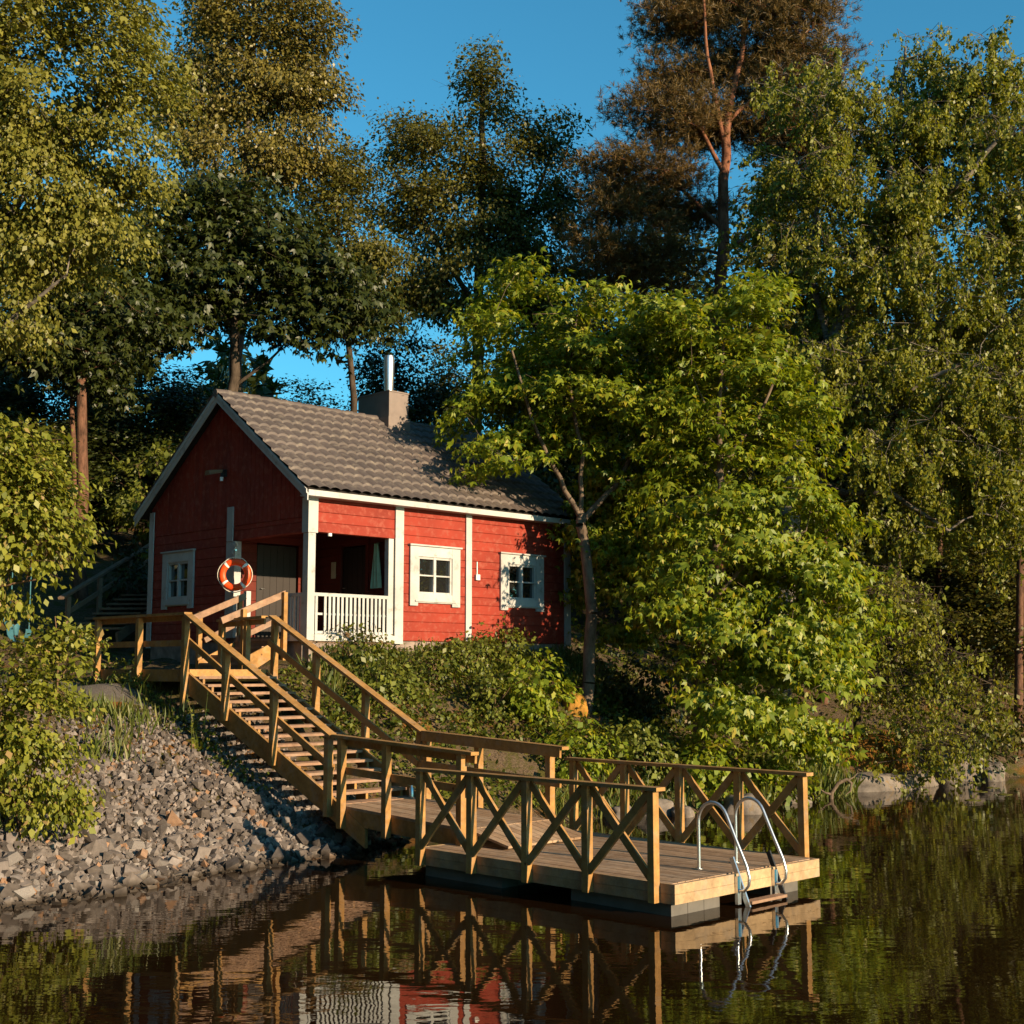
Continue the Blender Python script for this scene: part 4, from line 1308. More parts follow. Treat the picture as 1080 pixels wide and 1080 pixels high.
build_tree('aspen_tree', 'very tall brownish aspen rising behind the left gable past the top of the view', 'tree', based(tr), tr,
           els(38, (285, -40, 60, 50), (300, 35, 58, 45), (215, 20, 30, 45), (245, 90, 50, 45), (325, 100, 38, 42), (200, 110, 40, 40), (300, 165, 48, 36), (240, 170, 50, 40)),
           205, 'oval', M['bark_aspen'], M['leaf_aspen'], 17, per=370, size=0.105, spread=(0.38, 0.24), tip=0.008)
tr = [stem(39, [(376, 560), (372, 420), (360, 280), (352, 190)], (0.13, 0.04), grounded=True)]
build_tree('aspen_tree', 'slim dark aspen with a thin crown to the left of the chimney', 'tree', based(tr), tr,
           els(39, (352, 170, 30, 26), (372, 205, 28, 26), (335, 215, 26, 26), (362, 260, 40, 35), (400, 280, 35, 30), (375, 330, 40, 25)),
           90, 'oval', M['bark_dark'], M['leaf_mid'], 18, per=240, size=0.10, spread=(0.34, 0.2), tip=0.007)
tr = [stem(34.5, [(243, 560), (244, 430), (247, 330), (243, 240)], (0.20, 0.06), grounded=True),
      stem(34.5, [(247, 330), (310, 280), (350, 270)], (0.08, 0.03), join=True),
      stem(34.5, [(246, 345), (190, 290), (140, 280)], (0.08, 0.03), join=True),
      stem(34.5, [(250, 405), (285, 380), (310, 350)], (0.05, 0.02), join=True)]
build_tree('maple_tree', 'dark shaded maple spreading above the gable of the cottage', 'tree', based(tr), tr,
           els(34.5, (235, 215, 45, 28), (190, 250, 60, 36), (280, 250, 60, 38), (330, 290, 55, 36), (150, 300, 60, 40), (370, 330, 40, 28), (235, 300, 70, 36), (120, 350, 55, 30), (320, 345, 45, 22), (180, 350, 40, 22)),
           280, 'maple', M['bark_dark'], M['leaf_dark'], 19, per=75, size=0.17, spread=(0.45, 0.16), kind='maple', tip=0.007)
tr = [stem(31.5, [(86, 640), (85, 520), (87, 400), (88, 300), (85, 230)], (0.17, 0.06), grounded=True)]
build_tree('pine_tree', 'thicker of the two reddish trunks left of the gable', 'tree', based(tr), tr,
           els(31.5, (85, 250, 60, 30), (60, 300, 55, 30), (125, 330, 50, 28), (90, 370, 50, 24)), 90, 'maple', M['bark_redshade'], M['leaf_dark'], 20, per=110, size=0.15, spread=(0.45, 0.2), kind='maple', tip=0.007)
tr = [stem(32.3, [(79, 640), (78, 520), (76, 400), (74, 310)], (0.085, 0.04), grounded=True)]
build_tree('pine_tree', 'thinner of the two reddish trunks left of the gable', 'tree', based(tr), tr,
           els(32.3, (70, 330, 45, 26), (40, 360, 45, 28), (90, 400, 35, 20)), 60, 'maple', M['bark_redshade'], M['leaf_dark'], 21, per=110, size=0.15, spread=(0.42, 0.2), kind='maple', tip=0.007)
# --- left birch, near
tr = [stem(24, [(-70, 760), (-60, 500), (-40, 300), (-20, 120), (-10, -60), (0, -200)], (0.26, 0.06), grounded=True),
      stem(24, [(-40, 300), (30, 200), (90, 120)], (0.08, 0.03), join=True),
      stem(24, [(-50, 400), (20, 330), (70, 290)], (0.07, 0.025), join=True, dY=-.6),
      stem(24, [(-15, 60), (50, 0), (110, -40)], (0.07, 0.03), join=True)]
build_tree('birch_tree', 'sunlit pale green birch reaching in from the left edge high above the path', 'tree', based(tr), tr,
           els(24, (30, -60, 100, 50), (110, 10, 60, 45), (30, 40, 70, 50), (130, 90, 55, 50), (60, 120, 75, 55), (150, 170, 36, 36), (90, 200, 60, 46), (20, 200, 60, 50), (50, 270, 60, 36), (110, 265, 36, 30), (-60, 100, 90, 120), (10, 340, 36, 30)),
           290, 'oval', M['bark_birch'], M['leaf_left'], 22, per=320, size=0.086, spread=(0.27, 0.17), tip=0.006)
# --- alder boughs and bush in the left foreground
tr = [stem(16.2, [(-60, 860), (-55, 700), (-40, 580), (0, 530), (60, 545)], (0.07, 0.015), grounded=True),
      stem(16.2, [(-55, 690), (-10, 620), (45, 610)], (0.03, 0.010), join=True),
      stem(16.2, [(-42, 580), (-10, 500), (30, 470)], (0.03, 0.010), join=True)]
build_tree('young_alder', 'bright young alder leaning in from the left edge above the swing', 'tree', based(tr), tr,
           els(16.2, (10, 480, 45, 36), (55, 510, 32, 26), (20, 540, 52, 32), (70, 560, 26, 20), (45, 590, 32, 14), (-30, 560, 50, 70), (20, 640, 18, 9), (86, 545, 12, 9)),
           120, 'oval', M['bark_twig'], M['leaf_bush'], 23, per=110, size=0.075, spread=(0.17, 0.10), tip=0.0045)
tr = [stem(16.0, [(20, 885), (40, 800), (60, 730), (62, 690), (58, 650)], (0.02, 0.006), grounded=True),
      stem(16.0, [(22, 872), (-5, 780), (10, 720)], (0.02, 0.006), join=True),
      stem(16.0, [(24, 868), (70, 830), (85, 800)], (0.015, 0.005), join=True, dY=-.3),
      stem(16.0, [(60, 720), (80, 690), (86, 665)], (0.010, 0.004), join=True)]
build_tree('alder_bush', 'pale green bush with upright twigs on the gravel bank at the left edge', 'bush', based(tr), tr,
           els(16.0, (15, 730, 32, 18), (55, 700, 22, 20), (60, 665, 14, 14), (82, 685, 12, 16), (65, 745, 20, 18), (20, 790, 46, 26), (-20, 760, 40, 60), (55, 790, 22, 14), (25, 850, 42, 24), (75, 845, 22, 20), (5, 690, 10, 7)),
           130, 'oval', M['bark_twig'], M['leaf_bush'], 24, per=85, size=0.070, spread=(0.13, 0.08), tip=0.004)
# --- shrubs on the slope below the cottage and round the trees
def shrub(px, py, Y, w, h, n, label, mat='leaf_shrub', seed=0, size=0.075, kind='broad', per=60, cat='shrub', name='shrub'):
    b0 = at(px, py, Y)
    g = gz(b0[0], b0[1])
    base = np.array([b0[0], b0[1], g])
    rs = np.random.RandomState(seed)
    trs = []
    for k in range(4):
        dx = rs.uniform(-0.35, 0.35, 2) * w
        tip_ = base + np.array([dx[0], dx[1], h * rs.uniform(0.6, 0.9)])
        trs.append(dict(pts=[(base + np.array([dx[0] * .15, dx[1] * .15, -0.08]), 0.016), ((base + tip_) / 2 + rs.normal(size=3) * 0.03, 0.011), (tip_, 0.006)]))
    e_ = [(base + np.array([0, 0, h * 0.55]), np.array([w * 0.5, w * 0.5, h * 0.5]))]
    return build_tree(name, label, cat, base, trs, e_, n, 'oval', M['bark_twig'], M[mat], seed, per=per, size=size, spread=(0.16, 0.10), kind=kind, tip=0.004, twigs=2)

SHR = [
    (565, 745, 24.6, 1.1, 1.2, 26, 'light green shrub in the middle of the slope beneath the cottage windows', 'leaf_maple', 31, 0.10),
    (520, 735, 24.3, 0.9, 0.7, 16, 'low shrub between the stairs and the light green shrub', 'leaf_shrub', 32, 0.08),
    (610, 790, 23.8, 1.3, 0.8, 24, 'low shrub behind the gangway end, left of the dock railing', 'leaf_maple', 33, 0.10),
    (535, 668, 26.2, 0.7, 0.9, 14, 'thin shrub growing against the red wall below the second window', 'leaf_shrub', 34, 0.075),
    (680, 780, 24.2, 1.4, 1.0, 30, 'greyish green shrub behind the middle of the dock railing', 'leaf_shrub', 35, 0.09),
    (750, 805, 24.4, 1.3, 0.9, 26, 'leafy green shrub behind the right half of the dock railing', 'leaf_maple', 36, 0.11),
    (820, 820, 25.2, 1.0, 0.8, 20, 'rounded shrub at the waterline right of the big maple', 'leaf_maple', 37, 0.10),
    (370, 720, 24.0, 0.9, 0.6, 14, 'low dark shrub beside the right handrail of the stairs', 'leaf_herb', 38, 0.075),
    (455, 720, 24.6, 1.0, 0.6, 16, 'low bush on the slope under the porch railing', 'leaf_herb', 39, 0.075),
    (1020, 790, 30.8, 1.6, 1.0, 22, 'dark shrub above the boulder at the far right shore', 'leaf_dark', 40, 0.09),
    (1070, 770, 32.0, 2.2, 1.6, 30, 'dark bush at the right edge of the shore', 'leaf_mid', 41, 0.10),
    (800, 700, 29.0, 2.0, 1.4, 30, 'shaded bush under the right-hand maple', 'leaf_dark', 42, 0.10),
    (175, 520, 36.0, 3.2, 3.0, 60, 'sunlit leafy bush behind the eave at the left of the cottage', 'leaf_shrub', 43, 0.14),
    (140, 640, 31.5, 1.8, 1.3, 26, 'shaded bush between the hillside stairs and the cottage corner', 'leaf_dark', 44, 0.10),
    (500, 700, 25.6, 1.2, 0.6, 20, 'low leafy bush under the wall between the two front windows', 'leaf_shrub', 47, 0.075),
    (410, 750, 23.4, 1.0, 0.7, 18, 'leafy green bush rising behind the lower right handrail of the stairs', 'leaf_shrub', 48, 0.08),
    (690, 690, 28.0, 1.6, 1.5, 30, 'dim green bush behind the trunk of the nearer maple', 'leaf_dark', 45, 0.10),
    (1050, 660, 36.0, 3.0, 4.0, 50, 'dim undergrown sapling in the shade at the far right', 'leaf_dark', 46, 0.14),
]
for (px, py, Y, w, h, n, lab, mat, sd_, sz_) in SHR:
    shrub(px, py, Y, w, h, n, lab, mat, sd_, sz_)

# --- the wood behind: a few grown trees copied at other places, sizes and turns
def proto(seed, mat, bark, label, hgt=12, kind='broad'):
    rs = np.random.RandomState(seed)
    base = np.array([0.0, 0.0, 0.0])
    trs = [dict(pts=[(np.array([rs.normal() * .1 * i, rs.normal() * .1 * i, hgt * 0.9 * i / 5 - 0.3]), 0.22 - 0.036 * i) for i in range(6)])]
    e_ = []
    for k in range(9):
        t = k / 8
        z = hgt * (0.30 + 0.62 * t)
        rr = 2.4 * (1 - 0.6 * t ** 1.5)
        a = rs.uniform(0, 6.28)
        e_.append((np.array([math.cos(a) * rr * 0.5, math.sin(a) * rr * 0.5, z]), np.array([rr * 0.8, rr * 0.8, hgt * 0.10])))
    return build_tree('wood_tree', label, 'tree', base, trs, e_, 150, 'oval', bark, mat, seed, per=105, size=0.17, spread=(0.55, 0.30), kind=kind, tip=0.008, group='trees of the wood behind')

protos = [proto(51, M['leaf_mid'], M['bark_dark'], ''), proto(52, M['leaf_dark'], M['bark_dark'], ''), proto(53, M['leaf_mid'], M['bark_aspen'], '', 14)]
WT = [  # px of the trunk, distance, crown top px, proto, label
    (10, 40, 300, 1, 'dark wood tree at the far left edge'),
    (130, 41, 330, 0, 'dim wood tree behind the twin reddish trunks'),
    (165, 39, 372, 1, 'dark wood tree between the reddish trunks and the gable'),
    (22, 38, 372, 1, 'short dark wood tree at the left edge behind the alder'),
    (190, 47, 385, 1, 'low wood tree seen over the roof tip of the gable'),
    (330, 46, 400, 0, 'low wood tree just left of the chimney'),
    (420, 45, 330, 1, 'dark wood tree straight behind the chimney flue'),
    (470, 48, 350, 0, 'wood tree right of the chimney behind the aspen'),
    (570, 43, 300, 1, 'dark wood tree behind the crown of the nearer maple'),
    (630, 46, 240, 0, 'wood tree left of the pine trunk'),
    (690, 42, 260, 1, 'dark wood tree just left of the pine trunk'),
    (720, 50, 200, 2, 'far wood tree showing through the pine'),
    (815, 43, 170, 2, 'tall wood tree between the pine and the birch'),
    (845, 47, 250, 1, 'dark wood tree behind the leaning birch trunk'),
    (900, 41, 330, 1, 'dark wood tree behind the middle of the birch'),
    (960, 44, 350, 0, 'dim wood tree behind the lower birch twigs'),
    (1010, 40, 380, 1, 'dark wood tree low behind the birch at right'),
    (1075, 42, 330, 1, 'dark wood tree at the right edge of the wood'),
    (1120, 38, 250, 0, 'wood tree just past the right edge'),
    (790, 38, 480, 1, 'short dark wood tree under the pine'),
    (870, 36, 560, 1, 'short shaded wood tree above the far bank'),
    (960, 37, 560, 1, 'short shaded wood tree behind the young birch'),
    (1040, 35, 540, 0, 'short dim wood tree over the right shore'),
    (-40, 36, 350, 0, 'wood tree just past the left edge'),
    (60, 37, 440, 1, 'short dark wood tree behind the swing'),
    (150, 38, 480, 1, 'short shaded wood tree at the top of the hillside stairs'),
    (660, 37, 470, 1, 'short dark wood tree past the right end of the roof'),
]
used = [False] * 3
for i, (px, Y, top, k, lab) in enumerate(WT):
    pt = at(px, top, Y)
    g = gz(pt[0], pt[1])
    h0 = 14.0 if k == 2 else 12.0
    s = max(0.25, (pt[2] - g) / (h0 * 1.04))
    src = protos[k]
    if not used[k]:
        o = src
        used[k] = True
    else:
        o = src.copy()
        COL.objects.link(o)
        for c in list(src.children):
            cc = c.copy()
            COL.objects.link(cc)
            cc.parent = o
    o.location = (pt[0], pt[1], g)
    o.rotation_euler = (0, 0, i * 2.17)
    wx = max(0.75, min(1.5, s * 1.15))
    o.scale = (wx, wx, s)
    o['label'] = lab
# the rest of the wood, too far and too dense to tell trees apart: one mass of leaves, merged with the sky screen below
rs = np.random.RandomState(77)
n = 52000
th = rs.uniform(-0.62, 0.62, n)
R_d = rs.uniform(50, 85, n)
X, Yy = R_d * np.sin(th), R_d * np.cos(th)
gaz = np.array([(X - H0[0]), (Yy - H0[1])])
A_, B_ = UA @ gaz, UB @ gaz
Zg = ground(A_, B_)
hh_ = 3.5 + 2.2 * np.sin(th * 23) + 1.5 * np.sin(th * 57 + 1) + np.where(th > 0.10, 4.5, 0)
Zw = Zg + rs.uniform(0, 1, n) * np.maximum(hh_, 1)
n2 = 80000                                      # unseen leaf screen added left, behind the camera and right to cut sky light
th2 = rs.uniform(0, 1, n2)
ph2 = th2 * 4
X2 = np.interp(ph2, [0, 1, 2, 3, 4], [-17, -20, -22, -14, 8]) + rs.uniform(-3.5, 3.5, n2)
Y2 = np.interp(ph2, [0, 1, 2, 3, 4], [30, 12, -8, -28, -38]) + rs.uniform(-3.5, 3.5, n2)
rt = rs.uniform(0, 1, n2) < 0.22
X2 = np.where(rt, 21 + 9 * th2 + rs.uniform(-2.5, 2.5, n2), X2)
Y2 = np.where(rt, 42 - 12 * th2 + rs.uniform(-2.5, 2.5, n2), Y2)
a2_ = UA[0] * (X2 - H0[0]) + UA[1] * (Y2 - H0[1])
b2_ = UB[0] * (X2 - H0[0]) + UB[1] * (Y2 - H0[1])
Z2 = np.maximum(ground(a2_, b2_), 0) + rs.uniform(0.05, 1, n2) * (21 + 3 * np.sin(Y2 * 1.3))
X, Yy, Zw = np.concatenate([X, X2]), np.concatenate([Yy, Y2]), np.concatenate([Zw, Z2])
n += n2
V, f = leaf_arrays('maple', np.column_stack([X, Yy, Zw]), rs.normal(size=(n, 3)), rs.normal(size=(n, 3)) + np.array([0, 0, .8]), rs.uniform(0.35, 0.75, n))
w = link('sky_screen_and_woods', fast_mesh('sky_screen_and_woods', V, f), M['leaf_dark'])
w['kind'] = 'stuff'

# --- undergrowth and grass on the banks
def scatter(n, A0, A1, B0, B1, rs):
    return rs.uniform(A0, A1, n), rs.uniform(B0, B1, n)
rs = np.random.RandomState(5)
PP, SS = [], []
def herbs(n, A0, A1, B0, B1, hmax, smin, smax, thr=-9, k=9):
    a, b = scatter(n, A0, A1, B0, B1, rs)
    pat = np.sin(a * 1.9 + 1.1 * np.sin(b * 2.3)) + np.sin(b * 3.1 + a * 0.8) + rs.normal(size=n) * 0.5
    t = b - np.interp(a, SH[:, 0], SH[:, 1])
    ok = (pat > thr) & (t > 0.25) & ~((a > -0.1) & (a < 6.95) & (b > -0.08) & (b < 5.7)) & ~((a > AL - 0.15) & (a < AR + 0.2) & (b > -5) & (b < 2.8))
    a, b, pat = a[ok], b[ok], pat[ok]
    z = ground(a, b)
    hgt = hmax * rs.uniform(0.35, 1, len(a)) * np.clip(0.6 + 0.25 * pat, 0.3, 1.1)
    aa, bb = np.repeat(a, k), np.repeat(b, k)
    zz = np.repeat(z, k) + np.repeat(hgt, k) * rs.uniform(0.15, 1, len(aa))
    aa = aa + rs.normal(size=len(aa)) * 0.09
    bb = bb + rs.normal(size=len(aa)) * 0.09
    PP.append(np.column_stack([H0[None] + aa[:, None] * UA + bb[:, None] * UB, zz]))
    SS.append(rs.uniform(smin, smax, len(aa)))
herbs(3900, -0.9, 9.5, -4.2, 0.0, 0.42, 0.05, 0.12, -0.5)
herbs(900, -0.9, 7.2, -1.3, 0.0, 0.40, 0.05, 0.10)
herbs(900, 6.0, 20, -4.6, 6.0, 0.5, 0.07, 0.14, 0.3)
herbs(700, -12, -0.2, 3.0, 9.0, 0.35, 0.06, 0.11, 0.2)
herbs(160, -3.0, -2.6, -3.0, 3.0, 0.3, 0.05, 0.09)
P = np.concatenate(PP)
S = np.concatenate(SS)
n = len(P)
V, f = leaf_arrays('oval', P, rs.normal(size=(n, 3)) * 0.8 + np.array([0.1, -0.1, 0.05]), rs.normal(size=(n, 3)) * 0.55 + np.array([0.1, -0.15, 0.85]), S)
w = link('undergrowth', fast_mesh('undergrowth', V, f), M['leaf_herb'])
w['kind'] = 'stuff'
PP, SS = [], []
def grass(n, A0, A1, B0, B1, lo, hi, thr=-9, tmin=0.05, tmax=99):
    a, b = scatter(n, A0, A1, B0, B1, rs)
    pat = np.sin(a * 2.3 + 1.4 * np.sin(b * 1.9)) + np.sin(b * 2.7 + a * 1.1) + rs.normal(size=n) * 0.6
    t = b - np.interp(a, SH[:, 0], SH[:, 1])
    ok = (pat > thr) & (t > tmin) & (t < tmax) & ~((a > -0.1) & (a < 6.95) & (b > -0.05) & (b < 5.7))
    a, b = a[ok], b[ok]
    PP.append(np.column_stack([H0[None] + a[:, None] * UA + b[:, None] * UB, ground(a, b) - 0.01]))
    SS.append(rs.uniform(lo, hi, len(a)))
grass(2600, -0.2, 7.2, -0.9, -0.05, 0.12, 0.38)
grass(4800, -12, -2.2, -0.9, 3.0, 0.06, 0.20, 0.25)
grass(2600, -5.0, -2.65, -1.8, 1.0, 0.12, 0.40, 0.4)
grass(1800, 6.6, 10.4, -5.2, -3.6, 0.25, 0.6, -9, -0.25, 0.6)
grass(1600, 2.0, 6.5, -5.2, -3.2, 0.2, 0.5, -9, -0.1, 0.6)
P = np.concatenate(PP)
S = np.concatenate(SS)
n = len(P)
V, f = leaf_arrays('blade', P, rs.normal(size=(n, 3)) * 0.28 + np.array([0, 0, 1.0]), rs.normal(size=(n, 3)) * np.array([1, 1, 0.1]), S)
w = link('grass', fast_mesh('grass', V, f), M['grass'])
w['kind'] = 'stuff'
# flowering weeds by the stairs
wd_ = MB()
base = at(208, 775, 20.6)
gg = gz(base[0], base[1])
wrs = np.random.RandomState(9)
stems_, lv = [], []
for k in range(7):
    a0 = np.array([base[0] + wrs.normal() * .10, base[1] + wrs.normal() * .1, gg - 0.02])
    tp = a0 + np.array([wrs.normal() * .08, wrs.normal() * .08, wrs.uniform(.45, .95)])
    stems_.append((a0, tp))
V1_, f1_ = frusta(np.array([q[0] for q in stems_]), np.array([q[1] for q in stems_]), np.full(7, .006), np.full(7, .003), 4)
ti = wrs.randint(0, 7, 110)
tt = wrs.uniform(0.0, 1, 110) ** 1.6
Pw = np.array([stems_[i][0] + (stems_[i][1] - stems_[i][0]) * t for i, t in zip(ti, tt)])
V2_, f2_ = leaf_arrays('oval', Pw, wrs.normal(size=(110, 3)) + np.array([0, 0, .3]), wrs.normal(size=(110, 3)) * .5 + np.array([0, 0, .8]), wrs.uniform(.06, .17, 110) * (1.1 - 0.8 * tt))
e = bpy.data.objects.new('weed', None)
COL.objects.link(e)
e.location = (base[0], base[1], gg)
tag(e, 'tall leafy weed on the stones beside the upper part of the stairs', 'plant')
link('stem', fast_mesh('stem', V1_ - np.array(e.location), f1_), M['grass'], e)
link('leaves', fast_mesh('leaves', V2_ - np.array(e.location), f2_), M['leaf_bush'], e)

# ------------------------------------------------------------------ stones
import bmesh
def stone_mesh(seed, flat=0.65):
    r_ = random.Random(seed)
    bm = bmesh.new()
    for k in range(8):                            # a broken block: the eight corners of a box, knocked about
        v_ = [s_ * r_.uniform(0.35, 1.0) for s_ in ((1 if k & 1 else -1), (0.8 if k & 2 else -0.8), (flat if k & 4 else -flat))]
        bm.verts.new(v_)
    bmesh.ops.convex_hull(bm, input=bm.verts)
    for v_ in [v_ for v_ in bm.verts if not v_.link_faces]:
        bm.verts.remove(v_)
    bmesh.ops.triangulate(bm, faces=bm.faces)
    me = bpy.data.meshes.new('stone')
    bm.to_mesh(me)
    bm.free()
    return me
protoS = [stone_mesh(k) for k in range(10)]
arrS = []
for me in protoS:
    v_ = np.empty(len(me.vertices) * 3, np.float32)
    me.vertices.foreach_get('co', v_)
    arrS.append((v_.reshape(-1, 3), np.array([tuple(p.vertices) for p in me.polygons])))
rs = np.random.RandomState(21)
def rotm(rs):
    q = rs.normal(size=4)
    q /= np.linalg.norm(q)
    w_, x, y, z = q
    return np.array([[1 - 2 * (y * y + z * z), 2 * (x * y - z * w_), 2 * (x * z + y * w_)], [2 * (x * y + z * w_), 1 - 2 * (x * x + z * z), 2 * (y * z - x * w_)], [2 * (x * z - y * w_), 2 * (y * z + x * w_), 1 - 2 * (x * x + y * y)]])
VV, FF, off = [], [], 0
NG = 30000
aS = rs.uniform(-12.5, -1.2, NG)
tS = rs.uniform(-0.5, 4.6, NG)
bS = np.interp(aS, SH[:, 0], SH[:, 1]) + tS
top = 4.1 - 0.6 * np.clip((aS + 3.4) / 1.2, 0, 1) + 0.35 * np.sin(aS * 1.7) + rs.normal(size=NG) * 0.25
top = np.where(aS < -5.5, top - 0.25, top)
ok = (tS < top) & ~((aS > -1.6) & (tS > 1.6))
zS = ground(aS, bS)
for a, b_, z, t_ in zip(aS[ok], bS[ok], zS[ok], tS[ok]):
    sc = rs.lognormal(-3.30, 0.38) * (1.22 - 0.13 * t_)
    v_, f_ = arrS[rs.randint(10)]
    x_, y_ = H0 + a * UA + b_ * UB
    VV.append((v_ @ rotm(rs).T) * sc + np.array([x_, y_, z + sc * rs.uniform(0.1, 0.75)]))
    FF.append(f_ + off)
    off += len(v_)
w = link('gravel', fast_mesh('gravel', np.concatenate(VV), np.concatenate(FF), False), M['gravel'])
w['kind'] = 'stuff'
for me in protoS:
    me.materials.append(M['stone'])
for k in range(250):
    a = rs.uniform(-10.2, -1.5)
    t_ = abs(rs.normal(0, 0.40)) - 0.12
    b_ = float(np.interp(a, SH[:, 0], SH[:, 1])) + t_
    z = float(ground(np.array([a]), np.array([b_]))[0])
    sc = float(rs.lognormal(-2.72, 0.30))
    o = bpy.data.objects.new('stone', protoS[k % 10])
    COL.objects.link(o)
    x_, y_ = H0 + a * UA + b_ * UB
    o.location = (x_, y_, z + sc * 0.45)
    o.rotation_euler = tuple(rs.uniform(-0.5, 0.5, 2)) + (rs.uniform(0, 6.28),)
    o.scale = (sc, sc, sc)
    tag(o, 'pale angular stone among those piled at the edge of the water below the gravel bank', 'stone', 'pale stones along the waterline')
# boulders on the far shore
from mathutils import noise as mnoise
def boulder(px, py, Y, rx, ry, rz, rot, label, seed, dz=0.0, mat='boulder'):
    bm = bmesh.new()
    bmesh.ops.create_icosphere(bm, subdivisions=4, radius=1)
    for v_ in bm.verts:
        q = v_.co.copy()
        q = Vector([math.copysign(abs(c) ** 0.72, c) for c in q])
        d_ = mnoise.noise(q * 1.1 + Vector((seed, 0, 0))) * 0.30 + mnoise.noise(q * 3.0 + Vector((seed, 5, 0))) * 0.10 + mnoise.noise(q * 8 + Vector((0, 5, seed))) * 0.03
        q *= 1 + d_
        v_.co = Vector((q.x * rx, q.y * ry, q.z * rz))
    me = bpy.data.meshes.new('boulder')
    bm.to_mesh(me)
    bm.free()
    me.polygons.foreach_set('use_smooth', [True] * len(me.polygons))
    o = link('boulder', me, M[mat])
    p_ = at(px, py, Y)
    o.location = (p_[0], p_[1], dz)
    o.rotation_euler = (0, 0, rot)
    tag(o, label, 'boulder')
boulder(918, 832, 28.3, 0.95, 0.50, 0.34, 0.35, 'long pale boulder slab at the waterline below the mossy bank', 1, 0.02)
boulder(958, 824, 29.3, 0.55, 0.45, 0.34, 0.4, 'pale boulder joined to the right end of the long slab', 2, 0.02)
boulder(1010, 818, 31.0, 0.75, 0.6, 0.65, 0.1, 'dark rounded boulder under the drooping young birch', 3, 0.05)
boulder(1043, 820, 30.6, 0.30, 0.35, 0.42, 0.6, 'small pale boulder at the right end of the dark one', 4, 0.0)
boulder(902, 800, 29.6, 1.15, 0.80, 0.55, 0.3, 'broad mound of rock covered in orange brown moss above the pale slab', 12, 0.55, 'moss')
boulder(783, 856, 23.7, 0.36, 0.30, 0.28, 0.2, 'grey boulder in the water seen through the ladder hoops', 5, 0.03)
boulder(690, 862, 23.4, 0.32, 0.30, 0.22, 0.9, 'grey boulder at the shore behind the middle of the dock', 6, 0.05)
boulder(655, 866, 22.9, 0.25, 0.22, 0.18, 0.3, 'small grey boulder at the shore behind the dock railing', 7, 0.03)
boulder(838, 846, 25.6, 0.28, 0.22, 0.12, 0.3, 'flat low boulder in the water right of the dock corner post', 8, 0.01)
boulder(720, 868, 23.2, 0.22, 0.20, 0.16, 1.3, 'little boulder beside the dock railing near the ladder', 10, 0.02)
boulder(604, 742, 26.2, 0.24, 0.22, 0.36, 0.3, 'yellow lichen covered boulder beside the nearer maple trunk', 9, 1.72, 'lichen')
# dead branch standing in the water
db = MB()
def wp(px, py, Y):
    q = at(px, py, Y)
    a, b_ = ab(q[0], q[1])
    return (a, b_, q[2])
Yb = 26.3
db.tube([wp(876, 848, Yb), wp(877, 836, Yb), wp(884, 826, Yb), wp(893, 822, Yb), wp(898, 826, Yb), wp(897, 834, Yb), wp(892, 838, Yb)], [0.05, 0.045, 0.04, 0.035, 0.03, 0.022, 0.01], 8)
db.tube([wp(877, 838, Yb), wp(870, 836, Yb - .1), wp(862, 830, Yb - .2)], [0.03, 0.02, 0.008], 6)
db.tube([wp(893, 823, Yb), wp(900, 820, Yb), wp(905, 815, Yb + .1)], [0.02, 0.014, 0.006], 6)
solo('dead_branch', db, M['bark_maple'], 'bare dead branch bent over the water beside the far shore slab', 'branch', wp(876, 848, Yb))
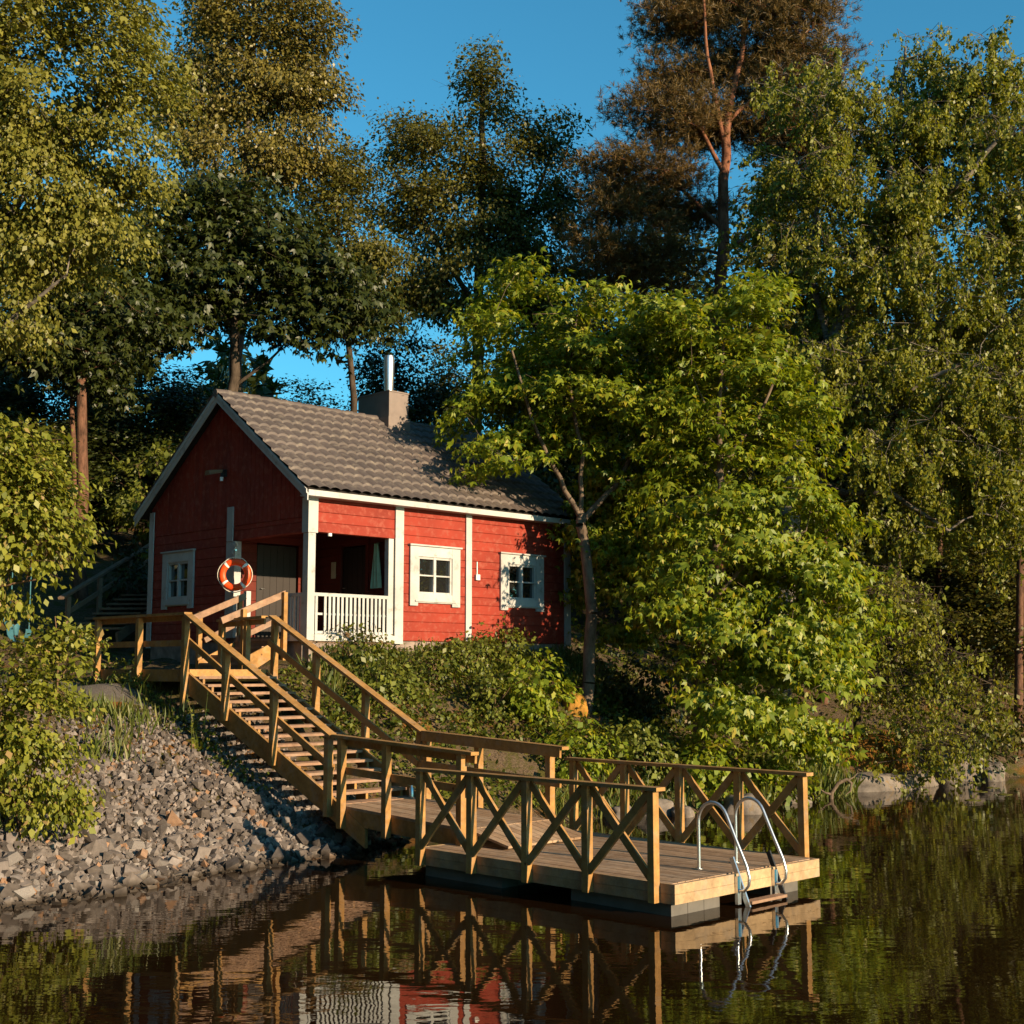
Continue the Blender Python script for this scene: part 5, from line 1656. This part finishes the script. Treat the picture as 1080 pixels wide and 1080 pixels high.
# lily pads
for k, (px, py) in enumerate([(1028, 826), (1034, 835), (1026, 844), (1047, 831), (1060, 838)]):
    a_ = (px - 540) / F
    q = at(px, py, 30.0)
    t_ = (0 - CZ) / (q[2] - CZ)
    a, b_ = ab(q[0] * t_, q[1] * t_)
    mb = MB()
    ring = [(a + 0.14 * math.cos(x) * (1 + .2 * (k % 3)), b_ + 0.14 * math.sin(x), 0.008 + 0.006 * math.sin(3 * x)) for x in np.linspace(0.3, 6.0, 16)]
    low = [(x, y, z - 0.006) for x, y, z in ring]
    c0 = [(a, b_, 0.008), (a, b_, 0.002)]
    vs = ring + low + c0
    n_ = len(ring)
    mb.add(vs, [(i, i + 1, 2 * n_) for i in range(n_ - 1)] + [(n_ + i + 1, n_ + i, 2 * n_ + 1) for i in range(n_ - 1)] + [(i, n_ + i, n_ + i + 1, i + 1) for i in range(n_ - 1)])
    solo('lily_pad', mb, M['leaf_left'], 'small floating lily pad in the loose patch at the far right', 'water plant', (a, b_, 0), 'lily pads at the far right')
# child's swing hanging under the left trees
Ys = 27.5
def sp(px, py, dY=0.0):
    return wp(px, py, Ys + dY)
sw = Thing('swing', 'light blue child swing hanging under the trees at the left edge', 'swing', sp(20, 672))
seat = MB()
c_ = np.array(sp(20, 672))
nu, nv = 14, 6
vs = []
for i in range(nu + 1):
    t = math.pi * i / nu
    for j in range(nv + 1):
        w_ = (j / nv - 0.5) * 0.34
        vs.append((c_[0] + 0.20 * math.cos(t) * UA[0] + w_ * 0.7, c_[1] - 0.20 * math.cos(t) * UA[1] + w_ * 0.7, c_[2] + 0.16 - 0.26 * math.sin(t) + 0.25 * w_ * w_))
for k in (0.0, -0.015):
    seat.add([(x, y, z + k) for x, y, z in vs], [(i * (nv + 1) + j, i * (nv + 1) + j + 1, (i + 1) * (nv + 1) + j + 1, (i + 1) * (nv + 1) + j) for i in range(nu) for j in range(nv)])
seat.smooth = True
sw.part('seat', seat, M['blue'])
for s in (0.20, -0.20):
    p0 = (c_[0] + s * UA[0], c_[1] - s * UA[1], c_[2] + 0.15)
    sw.part('rope', MB().tube([p0, (p0[0] * 1.0 - 0.1 * s, p0[1], p0[2] + 3.6)], 0.012, 6), M['blue'])
sb_ = MB().tube([sp(2, 652, 1.2), sp(13, 664, 1.2), sp(17, 660, 1.2), sp(16, 668, 1.2), sp(8, 666, 1.2)], [0.05, 0.10, 0.11, 0.09, 0.04], 10)
solo('toy_bucket', sb_, M['blue'], 'light blue plastic bucket shape behind the swing at the left edge', 'toy', sp(10, 660, 1.2))
